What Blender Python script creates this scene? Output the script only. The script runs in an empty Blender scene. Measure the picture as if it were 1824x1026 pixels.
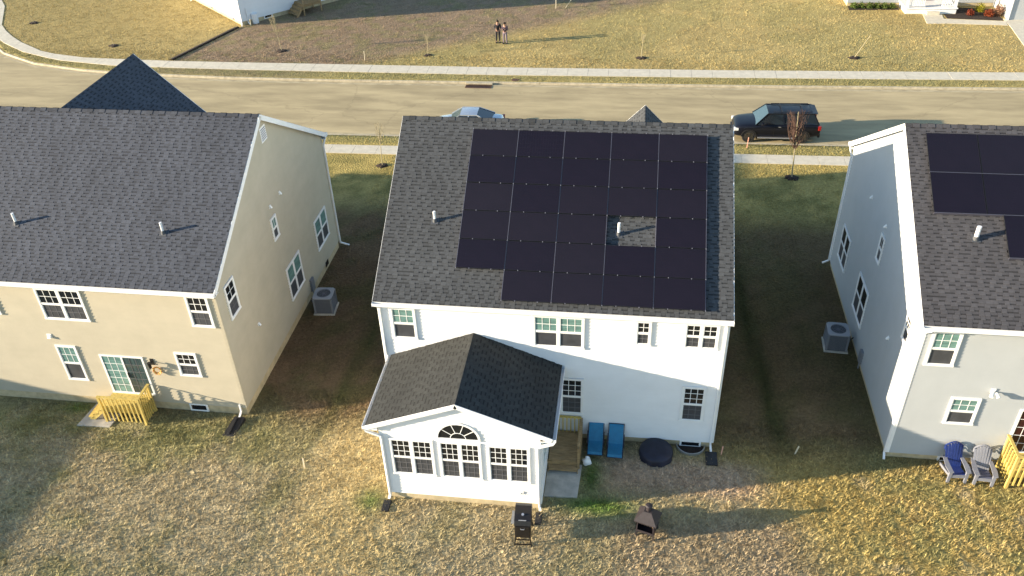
import bpy, math, random
import numpy as np
from mathutils import Vector, Matrix
random.seed(7); RNG = np.random.default_rng(7)
SC = bpy.context.scene
COL = SC.collection
# ------------------------------------------------------------------ camera
CX, CY, CZ = 8.6312, -24.116, 24.6433
YAW, PITCH, ROLL, FPX = math.radians(-8.7487), math.radians(-35.7484), math.radians(-2.2209), 1544.44
fwd = Vector((math.sin(YAW)*math.cos(PITCH), math.cos(YAW)*math.cos(PITCH), math.sin(PITCH)))
rt = Vector((math.cos(YAW), -math.sin(YAW), 0)); up = rt.cross(fwd)
R_ = math.cos(ROLL)*rt + math.sin(ROLL)*up; U_ = -math.sin(ROLL)*rt + math.cos(ROLL)*up
cam_d = bpy.data.cameras.new('camera'); cam = bpy.data.objects.new('camera', cam_d); COL.objects.link(cam)
cam.matrix_world = Matrix(((R_.x, U_.x, -fwd.x, CX), (R_.y, U_.y, -fwd.y, CY), (R_.z, U_.z, -fwd.z, CZ), (0, 0, 0, 1)))
cam_d.sensor_width = 36; cam_d.lens = 36*FPX/1824; cam_d.clip_end = 2000; cam_d.clip_start = .1
SC.camera = cam
# ------------------------------------------------------------------ light
SUN_EL, SUN_AZ = 11.8, 14.5          # shadows run towards +x, turned a little towards +y
SKY_STRENGTH, SUN_STRENGTH, EXPOSURE = .104, 4.5, 1.74
w = bpy.data.worlds.new('World'); SC.world = w; w.use_nodes = True
nt = w.node_tree; bg = nt.nodes['Background']
sky = nt.nodes.new('ShaderNodeTexSky'); sky.sky_type = 'NISHITA'; sky.sun_disc = False
sky.sun_elevation = math.radians(SUN_EL); sky.sun_rotation = math.radians(270-SUN_AZ)
sky.dust_density = .3; sky.air_density = 1.0; sky.ozone_density = 1.6
nt.links.new(sky.outputs[0], bg.inputs[0]); bg.inputs[1].default_value = SKY_STRENGTH
sd = bpy.data.lights.new('sun', 'SUN'); sd.energy = SUN_STRENGTH; sd.angle = math.radians(.5); sd.color = (1, .84, .62)
so = bpy.data.objects.new('sun', sd); COL.objects.link(so)
e, a = math.radians(SUN_EL), math.radians(SUN_AZ)
to_sun = Vector((-math.cos(e)*math.cos(a), -math.cos(e)*math.sin(a), math.sin(e)))
so.rotation_euler = to_sun.to_track_quat('Z', 'Y').to_euler(); so.location = (-30, -10, 40)
SC.view_settings.view_transform = 'Standard'; SC.view_settings.look = 'None'
SC.view_settings.exposure = EXPOSURE; SC.view_settings.gamma = 1; SC.view_settings.use_curve_mapping = False
try: SC.cycles.max_bounces = 6; SC.cycles.diffuse_bounces = 3; SC.cycles.transparent_max_bounces = 4
except Exception: pass

# ------------------------------------------------------------------ materials
def mat(name, col, rough=.8, noise=0., scale=5., bump=0., bscale=40., bdist=.01, metal=0., attr=None, spec=.5, col2=None, stretch=None, coat=0., macro=0., mscale=(.5, .5, .5), cracks=0.):
    m = bpy.data.materials.new(name); m.use_nodes = True; t = m.node_tree; N = t.nodes; L = t.links
    b = N['Principled BSDF']; b.inputs['Roughness'].default_value = rough; b.inputs['Metallic'].default_value = metal
    b.inputs['Specular IOR Level'].default_value = spec; b.inputs['Coat Weight'].default_value = coat
    b.inputs['Base Color'].default_value = (*col, 1)
    tc = N.new('ShaderNodeTexCoord'); src = tc.outputs['Object']
    if stretch:
        mp = N.new('ShaderNodeMapping'); mp.inputs['Scale'].default_value = stretch; L.new(src, mp.inputs[0]); src = mp.outputs[0]
    cur = None
    if attr:
        at = N.new('ShaderNodeAttribute'); at.attribute_name = attr; cur = at.outputs['Color']
        mx = N.new('ShaderNodeMix'); mx.data_type = 'RGBA'; mx.blend_type = 'MULTIPLY'; mx.inputs[0].default_value = 1
        mx.inputs[6].default_value = (*col, 1); L.new(cur, mx.inputs[7]); cur = mx.outputs[2]
    if noise:
        nz = N.new('ShaderNodeTexNoise'); nz.inputs['Scale'].default_value = scale; nz.inputs['Detail'].default_value = 6
        nz.inputs['Roughness'].default_value = .65; L.new(src, nz.inputs['Vector'])
        c2 = col2 or tuple(c*(1-noise) for c in col)
        rp = N.new('ShaderNodeMapRange'); rp.inputs['From Min'].default_value = .35; rp.inputs['From Max'].default_value = .65
        L.new(nz.outputs[0], rp.inputs[0])
        mx = N.new('ShaderNodeMix'); mx.data_type = 'RGBA'; L.new(rp.outputs[0], mx.inputs[0])
        if cur is None: mx.inputs[6].default_value = (*[min(1, c*(1+noise*.5)) for c in col], 1); mx.inputs[7].default_value = (*c2, 1)
        else:
            sc = N.new('ShaderNodeMix'); sc.data_type = 'RGBA'; sc.blend_type = 'MULTIPLY'; sc.inputs[0].default_value = 1
            sc.inputs[7].default_value = (1-noise, 1-noise, 1-noise, 1); L.new(cur, sc.inputs[6])
            L.new(cur, mx.inputs[6]); L.new(sc.outputs[2], mx.inputs[7])
        cur = mx.outputs[2]
    def mulby(cur, val):
        mx = N.new('ShaderNodeMix'); mx.data_type = 'RGBA'; mx.blend_type = 'MULTIPLY'; mx.inputs[0].default_value = 1
        if cur is None: mx.inputs[6].default_value = (*col, 1)
        else: L.new(cur, mx.inputs[6])
        L.new(val, mx.inputs[7]); return mx.outputs[2]
    if macro:
        mp = N.new('ShaderNodeMapping'); mp.inputs['Scale'].default_value = mscale; L.new(tc.outputs['Object'], mp.inputs[0])
        nz = N.new('ShaderNodeTexNoise'); nz.inputs['Scale'].default_value = 1; nz.inputs['Detail'].default_value = 5; nz.inputs['Roughness'].default_value = .6; L.new(mp.outputs[0], nz.inputs['Vector'])
        rp = N.new('ShaderNodeMapRange'); rp.inputs['From Min'].default_value = .3; rp.inputs['From Max'].default_value = .7; rp.inputs['To Min'].default_value = 1-macro; rp.inputs['To Max'].default_value = 1+macro*.6
        L.new(nz.outputs[0], rp.inputs[0]); cur = mulby(cur, rp.outputs[0])
    if cracks:
        vo = N.new('ShaderNodeTexVoronoi'); vo.feature = 'DISTANCE_TO_EDGE'; vo.inputs['Scale'].default_value = cracks
        wn_ = N.new('ShaderNodeTexNoise'); wn_.inputs['Scale'].default_value = 1.1; wn_.inputs['Detail'].default_value = 6; L.new(tc.outputs['Object'], wn_.inputs['Vector'])
        ad = N.new('ShaderNodeVectorMath'); ad.operation = 'MULTIPLY_ADD'; ad.inputs[1].default_value = (1.6, 1.6, 0); L.new(wn_.outputs['Color'], ad.inputs[0]); L.new(tc.outputs['Object'], ad.inputs[2]); L.new(ad.outputs[0], vo.inputs['Vector'])
        rp = N.new('ShaderNodeMapRange'); rp.inputs['From Min'].default_value = .0; rp.inputs['From Max'].default_value = .005; rp.inputs['To Min'].default_value = .86; rp.inputs['To Max'].default_value = 1
        L.new(vo.outputs['Distance'], rp.inputs[0]); cur = mulby(cur, rp.outputs[0])
    if cur is not None: L.new(cur, b.inputs['Base Color'])
    if bump:
        n2 = N.new('ShaderNodeTexNoise'); n2.inputs['Scale'].default_value = bscale; n2.inputs['Detail'].default_value = 4; L.new(src, n2.inputs['Vector'])
        bp = N.new('ShaderNodeBump'); bp.inputs['Strength'].default_value = bump; bp.inputs['Distance'].default_value = bdist
        L.new(n2.outputs[0], bp.inputs['Height']); L.new(bp.outputs[0], b.inputs['Normal'])
    return m
M = {}
def soft(m, k=.35):
    """thin leaves and blades also pass light through"""
    t = m.node_tree; b = t.nodes['Principled BSDF']; out = [n for n in t.nodes if n.type == 'OUTPUT_MATERIAL'][0]
    tr = t.nodes.new('ShaderNodeBsdfTranslucent'); mx = t.nodes.new('ShaderNodeMixShader'); mx.inputs[0].default_value = k
    src = b.inputs['Base Color'].links[0].from_socket if b.inputs['Base Color'].links else None
    if src: t.links.new(src, tr.inputs[0])
    else: tr.inputs[0].default_value = b.inputs['Base Color'].default_value
    t.links.new(b.outputs[0], mx.inputs[1]); t.links.new(tr.outputs[0], mx.inputs[2]); t.links.new(mx.outputs[0], out.inputs[0])
    return m
M['ground'] = mat('ground_soil', (1, 1, 1), .95, noise=.38, scale=7, bump=1., bscale=9, bdist=.09, attr='tint', spec=.1)
M['blade'] = soft(mat('grass_blade', (1, 1, 1), .8, attr='tint', spec=.15), .15)
M['road'] = mat('road_surface', (.43, .35, .205), .9, noise=.22, scale=.6, bump=.25, bscale=60, bdist=.006, stretch=(.35, 1.6, 1), spec=.2, macro=.12, mscale=(.08, .5, 1), cracks=.05)
M['gutter_pan'] = mat('gutter_concrete', (.46, .39, .25), .9, noise=.35, scale=2.5, spec=.2, stretch=(.6, 3, 1))
M['kerb'] = mat('kerb_concrete', (.46, .41, .30), .9, noise=.25, scale=3, spec=.2)
M['walk'] = mat('sidewalk_concrete', (.60, .55, .44), .88, noise=.12, scale=2.5, bump=.2, bscale=50, spec=.2)
M['slab'] = mat('slab_concrete', (.5, .47, .41), .88, noise=.2, scale=3, spec=.2)
M['tan'] = mat('tan_vinyl', (.45, .405, .31), .55, noise=.05, scale=1.2, spec=.3, macro=.05, mscale=(.4, .4, 1.5))
M['white'] = mat('white_vinyl', (.80, .80, .80), .5, noise=.03, scale=1.2, spec=.3, macro=.05, mscale=(.4, .4, 1.5))
M['grey'] = mat('light_grey_vinyl', (.40, .42, .43), .55, noise=.04, scale=1.2, spec=.3)
M['trim'] = mat('white_trim', (.82, .82, .81), .45, noise=.04, scale=3, spec=.4)
M['found'] = mat('foundation_concrete', (.52, .43, .27), .9, noise=.2, scale=3, spec=.2)
M['deckboard'] = mat('roof_deck', (.05, .05, .052), .9)
M['sh_grey'] = mat('shingle_slate', (.082, .090, .110), .9, noise=.2, scale=9, attr='tone', spec=.25, macro=.16, mscale=(.9, .35, .35))
M['sh_mid'] = mat('shingle_weathered', (.077, .082, .088), .9, noise=.2, scale=9, attr='tone', spec=.25, macro=.16, mscale=(.9, .35, .35))
M['sh_char'] = mat('shingle_charcoal', (.083, .081, .088), .9, noise=.2, scale=9, attr='tone', spec=.25, macro=.16, mscale=(.9, .35, .35))
M['sh_sun'] = mat('shingle_sunroom', (.052, .054, .052), .9, noise=.2, scale=9, attr='tone', spec=.25, macro=.16, mscale=(.9, .35, .35))
M['panel'] = mat('photovoltaic_glass', (.008, .0045, .009), .32, noise=.25, scale=.7, spec=.5)
def vary_panels():
    t = M['panel'].node_tree; oi = t.nodes.new('ShaderNodeObjectInfo'); mr = t.nodes.new('ShaderNodeMapRange'); mr.inputs['To Min'].default_value = .26; mr.inputs['To Max'].default_value = .42
    t.links.new(oi.outputs['Random'], mr.inputs[0]); t.links.new(mr.outputs[0], t.nodes['Principled BSDF'].inputs['Roughness'])
vary_panels()
M['panel_frame'] = mat('black_anodised', (.012, .012, .014), .4)
M['alu'] = mat('aluminium', (.6, .6, .62), .35, metal=.8)
M['pane_dark'] = mat('window_glass_dark', (.012, .014, .017), .08, spec=.6)
M['pane_teal'] = mat('window_glass_blinds', (.15, .27, .25), .10, spec=.6, noise=.35, scale=1.3, stretch=(1, 1, 9))
M['pane_screen'] = mat('insect_screen', (.055, .058, .066), .55, noise=.3, scale=2)
M['screen_bar'] = mat('bars_behind_screen', (.12, .12, .13), .6)
M['pvc'] = mat('white_pvc', (.8, .8, .8), .4)
M['wood_y'] = mat('new_pine', (.60, .45, .13), .75, noise=.3, scale=3, stretch=(4, 4, .6), spec=.3)
M['wood_b'] = mat('stained_pine', (.38, .26, .13), .75, noise=.35, scale=3, stretch=(1, 5, 5), spec=.3)
M['black'] = mat('black_plastic', (.012, .012, .014), .5)
M['smoker'] = mat('smoker_black', (.012, .010, .010), .38, noise=.4, scale=4)
M['bronze'] = mat('bronze_metal', (.026, .020, .024), .6, metal=0., noise=.4, scale=6)
M['steel'] = mat('galvanised_steel', (.45, .46, .48), .4, metal=.7)
M['ac'] = mat('ac_grey', (.19, .20, .22), .55, noise=.1)
M['ac_dark'] = mat('ac_louvre', (.06, .065, .075), .6)
M['blue'] = mat('blue_sling', (.015, .18, .34), .6, noise=.15, scale=5)
M['navy'] = mat('navy_cover', (.014, .016, .035), .6, noise=.4, scale=3)
M['adi'] = mat('adirondack_grey', (.21, .22, .26), .5, noise=.1)
M['adi_blue'] = mat('adirondack_blue', (.012, .03, .16), .5, noise=.2)
M['adi_seat'] = mat('adirondack_seat', (.10, .11, .17), .6, noise=.2)
M['mulch'] = mat('mulch', (.030, .018, .012), .95, noise=.5, scale=14, bump=1, bscale=25, bdist=.03)
M['bark'] = mat('pale_bark', (.36, .31, .19), .9, noise=.3, scale=10)
M['twig'] = mat('red_twig', (.10, .055, .04), .85, noise=.3, scale=10)
M['stake'] = mat('stake_wood', (.66, .58, .42), .8)
M['pink'] = mat('pink_stake', (.75, .38, .28), .8)
M['suv'] = mat('dark_navy_paint', (.003, .0035, .008), .4, coat=.25, spec=.3)
M['silver'] = mat('silver_paint', (.42, .46, .52), .25, metal=.5, coat=1.0)
M['carglass'] = mat('car_glass', (.012, .017, .022), .05, spec=.8)
M['rubber'] = mat('rubber', (.012, .012, .012), .8)
M['rim'] = mat('alloy_rim', (.12, .11, .10), .35, metal=.8)
M['lamp'] = mat('lamp_lens', (.75, .75, .72), .2)
M['red'] = mat('tail_lamp', (.25, .01, .01), .3)
M['iron'] = mat('rusty_iron', (.09, .045, .028), .85, noise=.4, scale=10)
M['skin'] = mat('skin', (.35, .2, .14), .6); M['hair'] = mat('hair', (.02, .014, .01), .8)
M['c_dark'] = mat('dark_jacket', (.014, .013, .018), .8); M['c_plum'] = mat('plum_jacket', (.05, .032, .05), .8)
M['c_light'] = mat('mauve_trousers', (.17, .14, .18), .8); M['c_grey'] = mat('grey_top', (.3, .28, .34), .8)
M['shrub'] = soft(mat('shrub_leaf', (.09, .13, .03), .7, attr='tint'), .3)
M['gold'] = mat('wreath_orange', (.55, .22, .04), .7)  # the wreath's own orange
M['door_red'] = mat('dark_red_door', (.03, .006, .008), .4)

# ------------------------------------------------------------------ helpers
def tag(o, label=None, cat=None, group=None, kind=None):
    if label: o['label'] = label
    if cat: o['category'] = cat
    if group: o['group'] = group
    if kind: o['kind'] = kind
    return o
def empty(name, loc=(0, 0, 0), rz=0.):
    o = bpy.data.objects.new(name, None); o.empty_display_size = .2; COL.objects.link(o); o.location = loc; o.rotation_euler = (0, 0, rz); return o
V = Vector
class MB:
    def __init__(s): s.v = []; s.f = []; s.m = []; s.t = []
    def face(s, pts, m=0, t=1.):
        i = len(s.v); s.v += [tuple(p) for p in pts]; s.f.append(tuple(range(i, i+len(pts)))); s.m.append(m); s.t.append(t)
    def hexa(s, p, m=0, t=1.):           # p: 4 bottom + 4 top, counter-clockwise seen from above
        i = len(s.v); s.v += [tuple(q) for q in p]
        for f in ((3, 2, 1, 0), (4, 5, 6, 7), (0, 1, 5, 4), (1, 2, 6, 5), (2, 3, 7, 6), (3, 0, 4, 7)):
            s.f.append(tuple(i+k for k in f)); s.m.append(m); s.t.append(t)
    def box(s, x0, x1, y0, y1, z0, z1, m=0, t=1.):
        s.hexa([(x0, y0, z0), (x1, y0, z0), (x1, y1, z0), (x0, y1, z0), (x0, y0, z1), (x1, y0, z1), (x1, y1, z1), (x0, y1, z1)], m, t)
    def obox(s, O, ux, uy, uz, a, b, c, m=0, t=1.):   # a,b,c = (lo,hi) ranges along the axes
        O, ux, uy, uz = V(O), V(ux), V(uy), V(uz); P = lambda i, j, k: O+ux*a[i]+uy*b[j]+uz*c[k]
        s.hexa([P(0, 0, 0), P(1, 0, 0), P(1, 1, 0), P(0, 1, 0), P(0, 0, 1), P(1, 0, 1), P(1, 1, 1), P(0, 1, 1)], m, t)
    def bar(s, p, q, w, h=None, m=0, t=1., upv=(0, 0, 1)):
        p, q = V(p), V(q); d = (q-p); L = d.length; d.normalize(); h = h or w
        u = V(upv); sx = d.cross(u)
        if sx.length < 1e-4: sx = d.cross(V((1, 0, 0)))
        sx.normalize(); uz = sx.cross(d)
        s.obox(p, d, sx, uz, (0, L), (-w/2, w/2), (-h/2, h/2), m, t)
    def tube(s, p, q, r0, r1=None, n=8, m=0, t=1., caps=True):
        p, q = V(p), V(q); r1 = r0 if r1 is None else r1; d = (q-p).normalized()
        a = d.cross(V((0, 0, 1)) if abs(d.z) < .95 else V((1, 0, 0))).normalized(); b = d.cross(a)
        i = len(s.v)
        for c, r in ((p, r0), (q, r1)):
            for k in range(n):
                an = 2*math.pi*k/n; s.v.append(tuple(c+a*(math.cos(an)*r)+b*(math.sin(an)*r)))
        for k in range(n):
            s.f.append((i+k, i+(k+1) % n, i+n+(k+1) % n, i+n+k)); s.m.append(m); s.t.append(t)
        if caps:
            s.f.append(tuple(i+k for k in range(n))[::-1]); s.m.append(m); s.t.append(t)
            s.f.append(tuple(i+n+k for k in range(n))); s.m.append(m); s.t.append(t)
    def path(s, pts, r, n=8, m=0):
        for p, q in zip(pts[:-1], pts[1:]): s.tube(p, q, r, r, n, m)
    def lathe(s, c, prof, n=24, m=0, sx=1., sy=1., t=1.):
        i = len(s.v); c = V(c)
        for r, z in prof:
            for k in range(n):
                an = 2*math.pi*k/n; s.v.append((c.x+math.cos(an)*r*sx, c.y+math.sin(an)*r*sy, c.z+z))
        for j in range(len(prof)-1):
            for k in range(n):
                s.f.append((i+j*n+k, i+j*n+(k+1) % n, i+(j+1)*n+(k+1) % n, i+(j+1)*n+k)); s.m.append(m); s.t.append(t)
        s.f.append(tuple(i+k for k in range(n))[::-1]); s.m.append(m); s.t.append(t)
        s.f.append(tuple(i+(len(prof)-1)*n+k for k in range(n))); s.m.append(m); s.t.append(t)
    def prism(s, pts, off, m=0, t=1.):
        off = V(off); a = [V(p) for p in pts]; b = [p+off for p in a]; n = len(a)
        s.face(a, m, t); s.face(b[::-1], m, t)
        for k in range(n): s.face([a[k], a[(k+1) % n], b[(k+1) % n], b[k]], m, t)
    def mesh(s, name, mats):
        me = bpy.data.meshes.new(name); me.from_pydata(s.v, [], s.f)
        for mm in (mats if isinstance(mats, (list, tuple)) else [mats]): me.materials.append(mm)
        me.polygons.foreach_set('material_index', s.m)
        if any(abs(t-1) > 1e-6 for t in s.t) or any('shingle' in mm.name for mm in me.materials):
            at = me.attributes.new('tone', 'FLOAT', 'FACE'); at.data.foreach_set('value', s.t)
        return me
    def build(s, name, mats, parent=None, loc=None, smooth=False, bevel=0.):
        me = s.mesh(name, mats); o = bpy.data.objects.new(name, me); COL.objects.link(o)
        if parent: o.parent = parent
        if loc: o.location = loc
        if smooth: me.polygons.foreach_set('use_smooth', [True]*len(me.polygons))
        if bevel:
            b = o.modifiers.new('bevel', 'BEVEL'); b.width = bevel; b.segments = 2; b.limit_method = 'ANGLE'
        return o
def place(me, name, parent, mtx):
    o = bpy.data.objects.new(name, me); COL.objects.link(o); o.parent = parent; o.matrix_local = mtx; return o

# ------------------------------------------------------------------ ground
def vnoise(x, y, s, seed=0):
    x = np.asarray(x)*s+seed*17.3; y = np.asarray(y)*s-seed*9.1
    xi = np.floor(x).astype(np.int64); yi = np.floor(y).astype(np.int64); fx = x-xi; fy = y-yi
    fx = fx*fx*(3-2*fx); fy = fy*fy*(3-2*fy)
    def h(a, b):
        n = (a*374761393+b*668265263+seed*974711) & 0x7fffffff; n = ((n ^ (n >> 13))*1274126177) & 0x7fffffff
        return ((n ^ (n >> 16)) & 0xffff)/65535.
    return (h(xi, yi)*(1-fx)+h(xi+1, yi)*fx)*(1-fy)+(h(xi, yi+1)*(1-fx)+h(xi+1, yi+1)*fx)*fy
def fbm(x, y, s, seed=0): return .5*vnoise(x, y, s, seed)+.3*vnoise(x, y, s*2.1, seed+1)+.2*vnoise(x, y, s*4.3, seed+2)
def sst(x, a, b): t = np.clip((x-a)/(b-a), 0, 1); return t*t*(3-2*t)
FARK = [(-400, 330), (-70, 64), (-50, 46.3), (-46, 42), (-42.63, 38.9), (-38.55, 36.8), (-33.58, 35.62), (-29.6, 35.14), (-21.72, 34.78), (-12.94, 34.71), (15.97, 35.24), (35.27, 35.82), (400, 44)]
def far_kerb(x): return np.interp(x, [p[0] for p in FARK], [p[1] for p in FARK])
def near_kerb(x): return 26.1+.016*(np.asarray(x)-5)
WF = [(-60, 62.5), (-50, 50.5), (-46.67, 44.9), (-43.19, 41.75), (-38.99, 39.07), (-34.87, 38.1), (-27.64, 37.78), (-20.66, 37.75), (-0.74, 37.75), (16.19, 38.05), (36.19, 38.66), (90, 40.3)]
WN = [(-60, 60.5), (-50, 47.6), (-44.71, 41.6), (-41.08, 39.2), (-37.09, 37.56), (-31.66, 36.6), (-26, 36.4), (-20.14, 36.32), (-0.54, 36.3), (16.08, 36.67), (35.73, 37.25), (90, 38.85)]
def wf(x): return np.interp(x, [p[0] for p in WF], [p[1] for p in WF])
def wn(x): return np.interp(x, [p[0] for p in WN], [p[1] for p in WN])
STRAW = np.array([.40, .315, .155]); OLIVE = np.array([.215, .20, .082]); GREEN = np.array([.085, .092, .03]); GOLD = np.array([.335, .25, .082])
SOIL = np.array([.165, .11, .062]); GREYM = np.array([.27, .195, .135]); LUSH = np.array([.10, .16, .035]); PALE = np.array([.345, .285, .17])
FARG = np.array([.51, .395, .165])
def tint(x, y):
    x = np.asarray(x, float); y = np.asarray(y, float); c = np.ones(x.shape+(3,))
    def mixc(c, col, k): k = np.clip(k, 0, 1)[..., None]; return c*(1-k)+col*k
    n1 = fbm(x, y, .35, 1); n2 = fbm(x, y, 1.1, 5); n3 = fbm(x, y, .16, 9)
    c = c*PALE
    c = mixc(c, OLIVE, sst(n1+.25*n2, .58, .85)*.35)
    # back yard of the tan house, olive and greyish
    c = mixc(c, OLIVE*1.15, (1-sst(x, -5.2, -2.8))*sst(.6*n2+.3*n1+.35*sst(y, -4.5, -.8), .38, .8)*.7)
    # the bright dry strip between the tan and the white house
    c = mixc(c, STRAW*1.05, sst(x, -3.6, -1.8)*(1-sst(x, .4, 2.2))*.8)
    c = mixc(c, OLIVE*.9, np.exp(-((x+2.9-.15*y)/.6)**2)*.6*sst(n2, .3, .6))
    # golden right side
    c = mixc(c, GOLD, sst(x+.9*y, 8.5, 14)*.85*sst(n2+.4*n1, .3, .6))
    c = mixc(c, OLIVE*1.1, sst(x, 16, 18.5)*sst(n2, .42, .62)*.6)
    c = mixc(c, GREYM, (1-sst(abs(x-12), 2.2, 4.2))*(1-sst(abs(y+6.0-.1*x), .6, 2))*.5)
    # paler grey patch behind the white house, lush tufts by the sunroom corner
    c = mixc(c, GREYM*1.5, sst(x, 7.6, 9.2)*(1-sst(x, 13, 15))*sst(y, -3.0, -1.9)*(1-sst(y, -1.2, -.4))*.85)
    c = mixc(c, LUSH, np.exp(-((x-8.2)/1.5)**2-((y+3.35)/.45)**2)*1.1)
    c = mixc(c, LUSH*.8, np.exp(-((x-7.9)/.4)**2-((y+1.9)/1.0)**2))
    c = mixc(c, LUSH, np.exp(-((x+.0)/.5)**2-((y+3.9)/.5)**2)*.8)
    c = mixc(c, LUSH*1.1, np.exp(-((x+13.5)/.8)**2-((y+.3)/.35)**2))
    c = mixc(c, OLIVE*.7+GREEN*.3, np.exp(-((y+1.3)/.7)**2)*(1-sst(x, -6, -4))*sst(n2, .3, .6)*.8)
    # side yards between the houses
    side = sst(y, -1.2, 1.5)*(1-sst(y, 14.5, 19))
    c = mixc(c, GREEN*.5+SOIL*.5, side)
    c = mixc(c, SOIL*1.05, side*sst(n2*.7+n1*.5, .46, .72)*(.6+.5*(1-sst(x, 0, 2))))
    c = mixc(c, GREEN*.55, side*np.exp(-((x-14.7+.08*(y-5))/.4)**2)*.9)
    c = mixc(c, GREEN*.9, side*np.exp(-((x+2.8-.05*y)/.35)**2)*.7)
    fy = sst(y, 15.5, 19.5)*(1-sst(y, 34, 34.5))
    c = mixc(c, GOLD*1.15+OLIVE*.4, fy)
    c = mixc(c, GREEN*1.4, fy*sst(n2, .45, .62)*(1-sst(y, 21.5, 24))*.5)
    # verges and far lawns
    far = sst(y, 33.5, 34.6)
    c = mixc(c, FARG, far); c = mixc(c, FARG*.82, far*sst(n1, .45, .65)*.6); c = mixc(c, OLIVE*1.5, far*sst(n3+.25*n2, .62, .78)*.35)
    lot = far*sst(x+27.3-(y-37.9)*.312, 0, .2)*(1-sst(x-1.45*(y-38), -14.5, -9.5))
    c = mixc(c, FARG*.80, far*(1-sst(x+27.3-(y-37.9)*.312, -.2, 0))*.8)
    c = mixc(c, GREYM*1.12, lot*.9); c = mixc(c, OLIVE*1.2, lot*sst(n2, .5, .62)*.5)
    verge = ((y > 34.3) & (y < wn(x)+.15)) | ((y > 24.6) & (y < 26.8))
    c = np.where(verge[..., None], c*.45+OLIVE*.75, c)
    c = c*(1+.30*(1-sst(y, 2, 4)))[..., None]
    return c*(.86+.28*vnoise(x, y, 3.1, 21))[..., None]
def color_attr(me, c):
    at = me.attributes.new('tint', 'FLOAT_COLOR', 'POINT'); at.data.foreach_set('color', np.concatenate([c, np.ones((len(c), 1))], 1).astype(np.float32).ravel())
def grid_mesh(X, Y, Z):
    ny, nx = X.shape; idx = np.arange(ny*nx).reshape(ny, nx)
    f = np.stack([idx[:-1, :-1], idx[:-1, 1:], idx[1:, 1:], idx[1:, :-1]], -1).reshape(-1, 4)
    return np.stack([X, Y, Z], -1).reshape(-1, 3), f
def npmesh(name, v, f, mt):
    me = bpy.data.meshes.new(name); k = f.shape[1]
    me.vertices.add(len(v)); me.vertices.foreach_set('co', v.astype(np.float32).ravel())
    me.loops.add(f.size); me.loops.foreach_set('vertex_index', f.astype(np.int32).ravel())
    me.polygons.add(len(f)); me.polygons.foreach_set('loop_start', np.arange(0, f.size, k, dtype=np.int32))
    me.update(calc_edges=True); me.materials.append(mt); return me
xs = np.concatenate([[-400, -200, -120, -80], np.arange(-60, 60.1, .4), [80, 120, 200, 400]])
parts = []; ks = np.concatenate([[-300, -120, -60, -30], np.arange(-14, 0, .4)])
nk = near_kerb(xs); X = np.repeat(xs[None], 4, 0)
def strip(lo, hi, n):
    t = np.linspace(0, 1, n)[:, None]; return lo[None]*(1-t)+hi[None]*t
one = np.ones_like(xs)
Yn = np.concatenate([np.repeat(one[None]*0, len(ks), 0)+ks[:, None], strip(one*0, nk-.15, 64), (nk-.149)[None]], 0)
Zn = np.zeros_like(Yn); Zn[-1] = -.2
Yf = np.concatenate([(far_kerb(xs)+.149)[None], strip(far_kerb(xs)+.15, far_kerb(xs)+30, 70), strip(far_kerb(xs)+60, far_kerb(xs)+400, 4)], 0)
Zf = np.zeros_like(Yf); Zf[0] = -.2
vv = []; ff = []; n0 = 0
for Yy, Zz in ((Yn, Zn), (Yf, Zf)):
    Xx = np.repeat(xs[None], Yy.shape[0], 0); v, f = grid_mesh(Xx, Yy, Zz); vv.append(v); ff.append(f+n0); n0 += len(v)
vv = np.concatenate(vv); ff = np.concatenate(ff)
me = npmesh('ground', vv, ff, M['ground']); color_attr(me, tint(vv[:, 0], vv[:, 1]))
g = bpy.data.objects.new('ground', me); COL.objects.link(g); tag(g, kind='structure')
# road with gutters
def sheet(name, xs_, ylo, yhi, z, mt, n=3):
    t = np.linspace(0, 1, n)[:, None]; Yy = ylo[None]*(1-t)+yhi[None]*t; v, f = grid_mesh(np.repeat(xs_[None], n, 0), Yy, np.full_like(Yy, z))
    o = bpy.data.objects.new(name, npmesh(name, v, f, mt)); COL.objects.link(o); return tag(o, kind='structure')
RZ = -.12
sheet('road', xs, near_kerb(xs)-.3, far_kerb(xs)+.3, RZ, M['road'], 12)
gx = xs[(xs > -130) & (xs < 130)]
gp = sheet('gutter', gx, near_kerb(gx)+.0, near_kerb(gx)+.45, RZ+.005, M['gutter_pan'])
gp2 = sheet('gutter', gx, far_kerb(gx)-.45, far_kerb(gx)+.0, RZ+.005, M['gutter_pan'])
def kerb(fn, s):
    root = tag(empty('kerb', (0, 0, 0)), kind='structure'); w = .16; x = -126.
    while x < 126:
        b = MB(); xe = x+2.96; n_ = 3 if -56 < x < -26 else 1; dz = random.uniform(-.006, .006)
        for q in range(n_):
            x0, x1 = x+(xe-x)*q/n_, x+(xe-x)*(q+1)/n_; a0, a1 = float(fn(x0)), float(fn(x1)); z = .014+dz
            lo0, lo1, hi0, hi1 = (a0, a1, a0+w, a1+w) if s > 0 else (a0-w, a1-w, a0, a1)
            i0, i1 = (.025, 0) if s > 0 else (0, .025)
            b.hexa([(x0, lo0, RZ-.03), (x1, lo1, RZ-.03), (x1, hi1, RZ-.03), (x0, hi0, RZ-.03), (x0, lo0+i0, z), (x1, lo1+i0, z), (x1, hi1-i1, z), (x0, hi0-i1, z)])
        b.build('kerb_stone', M['kerb'], root); x += 2.98
kerb(near_kerb, -1); kerb(far_kerb, 1)
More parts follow.
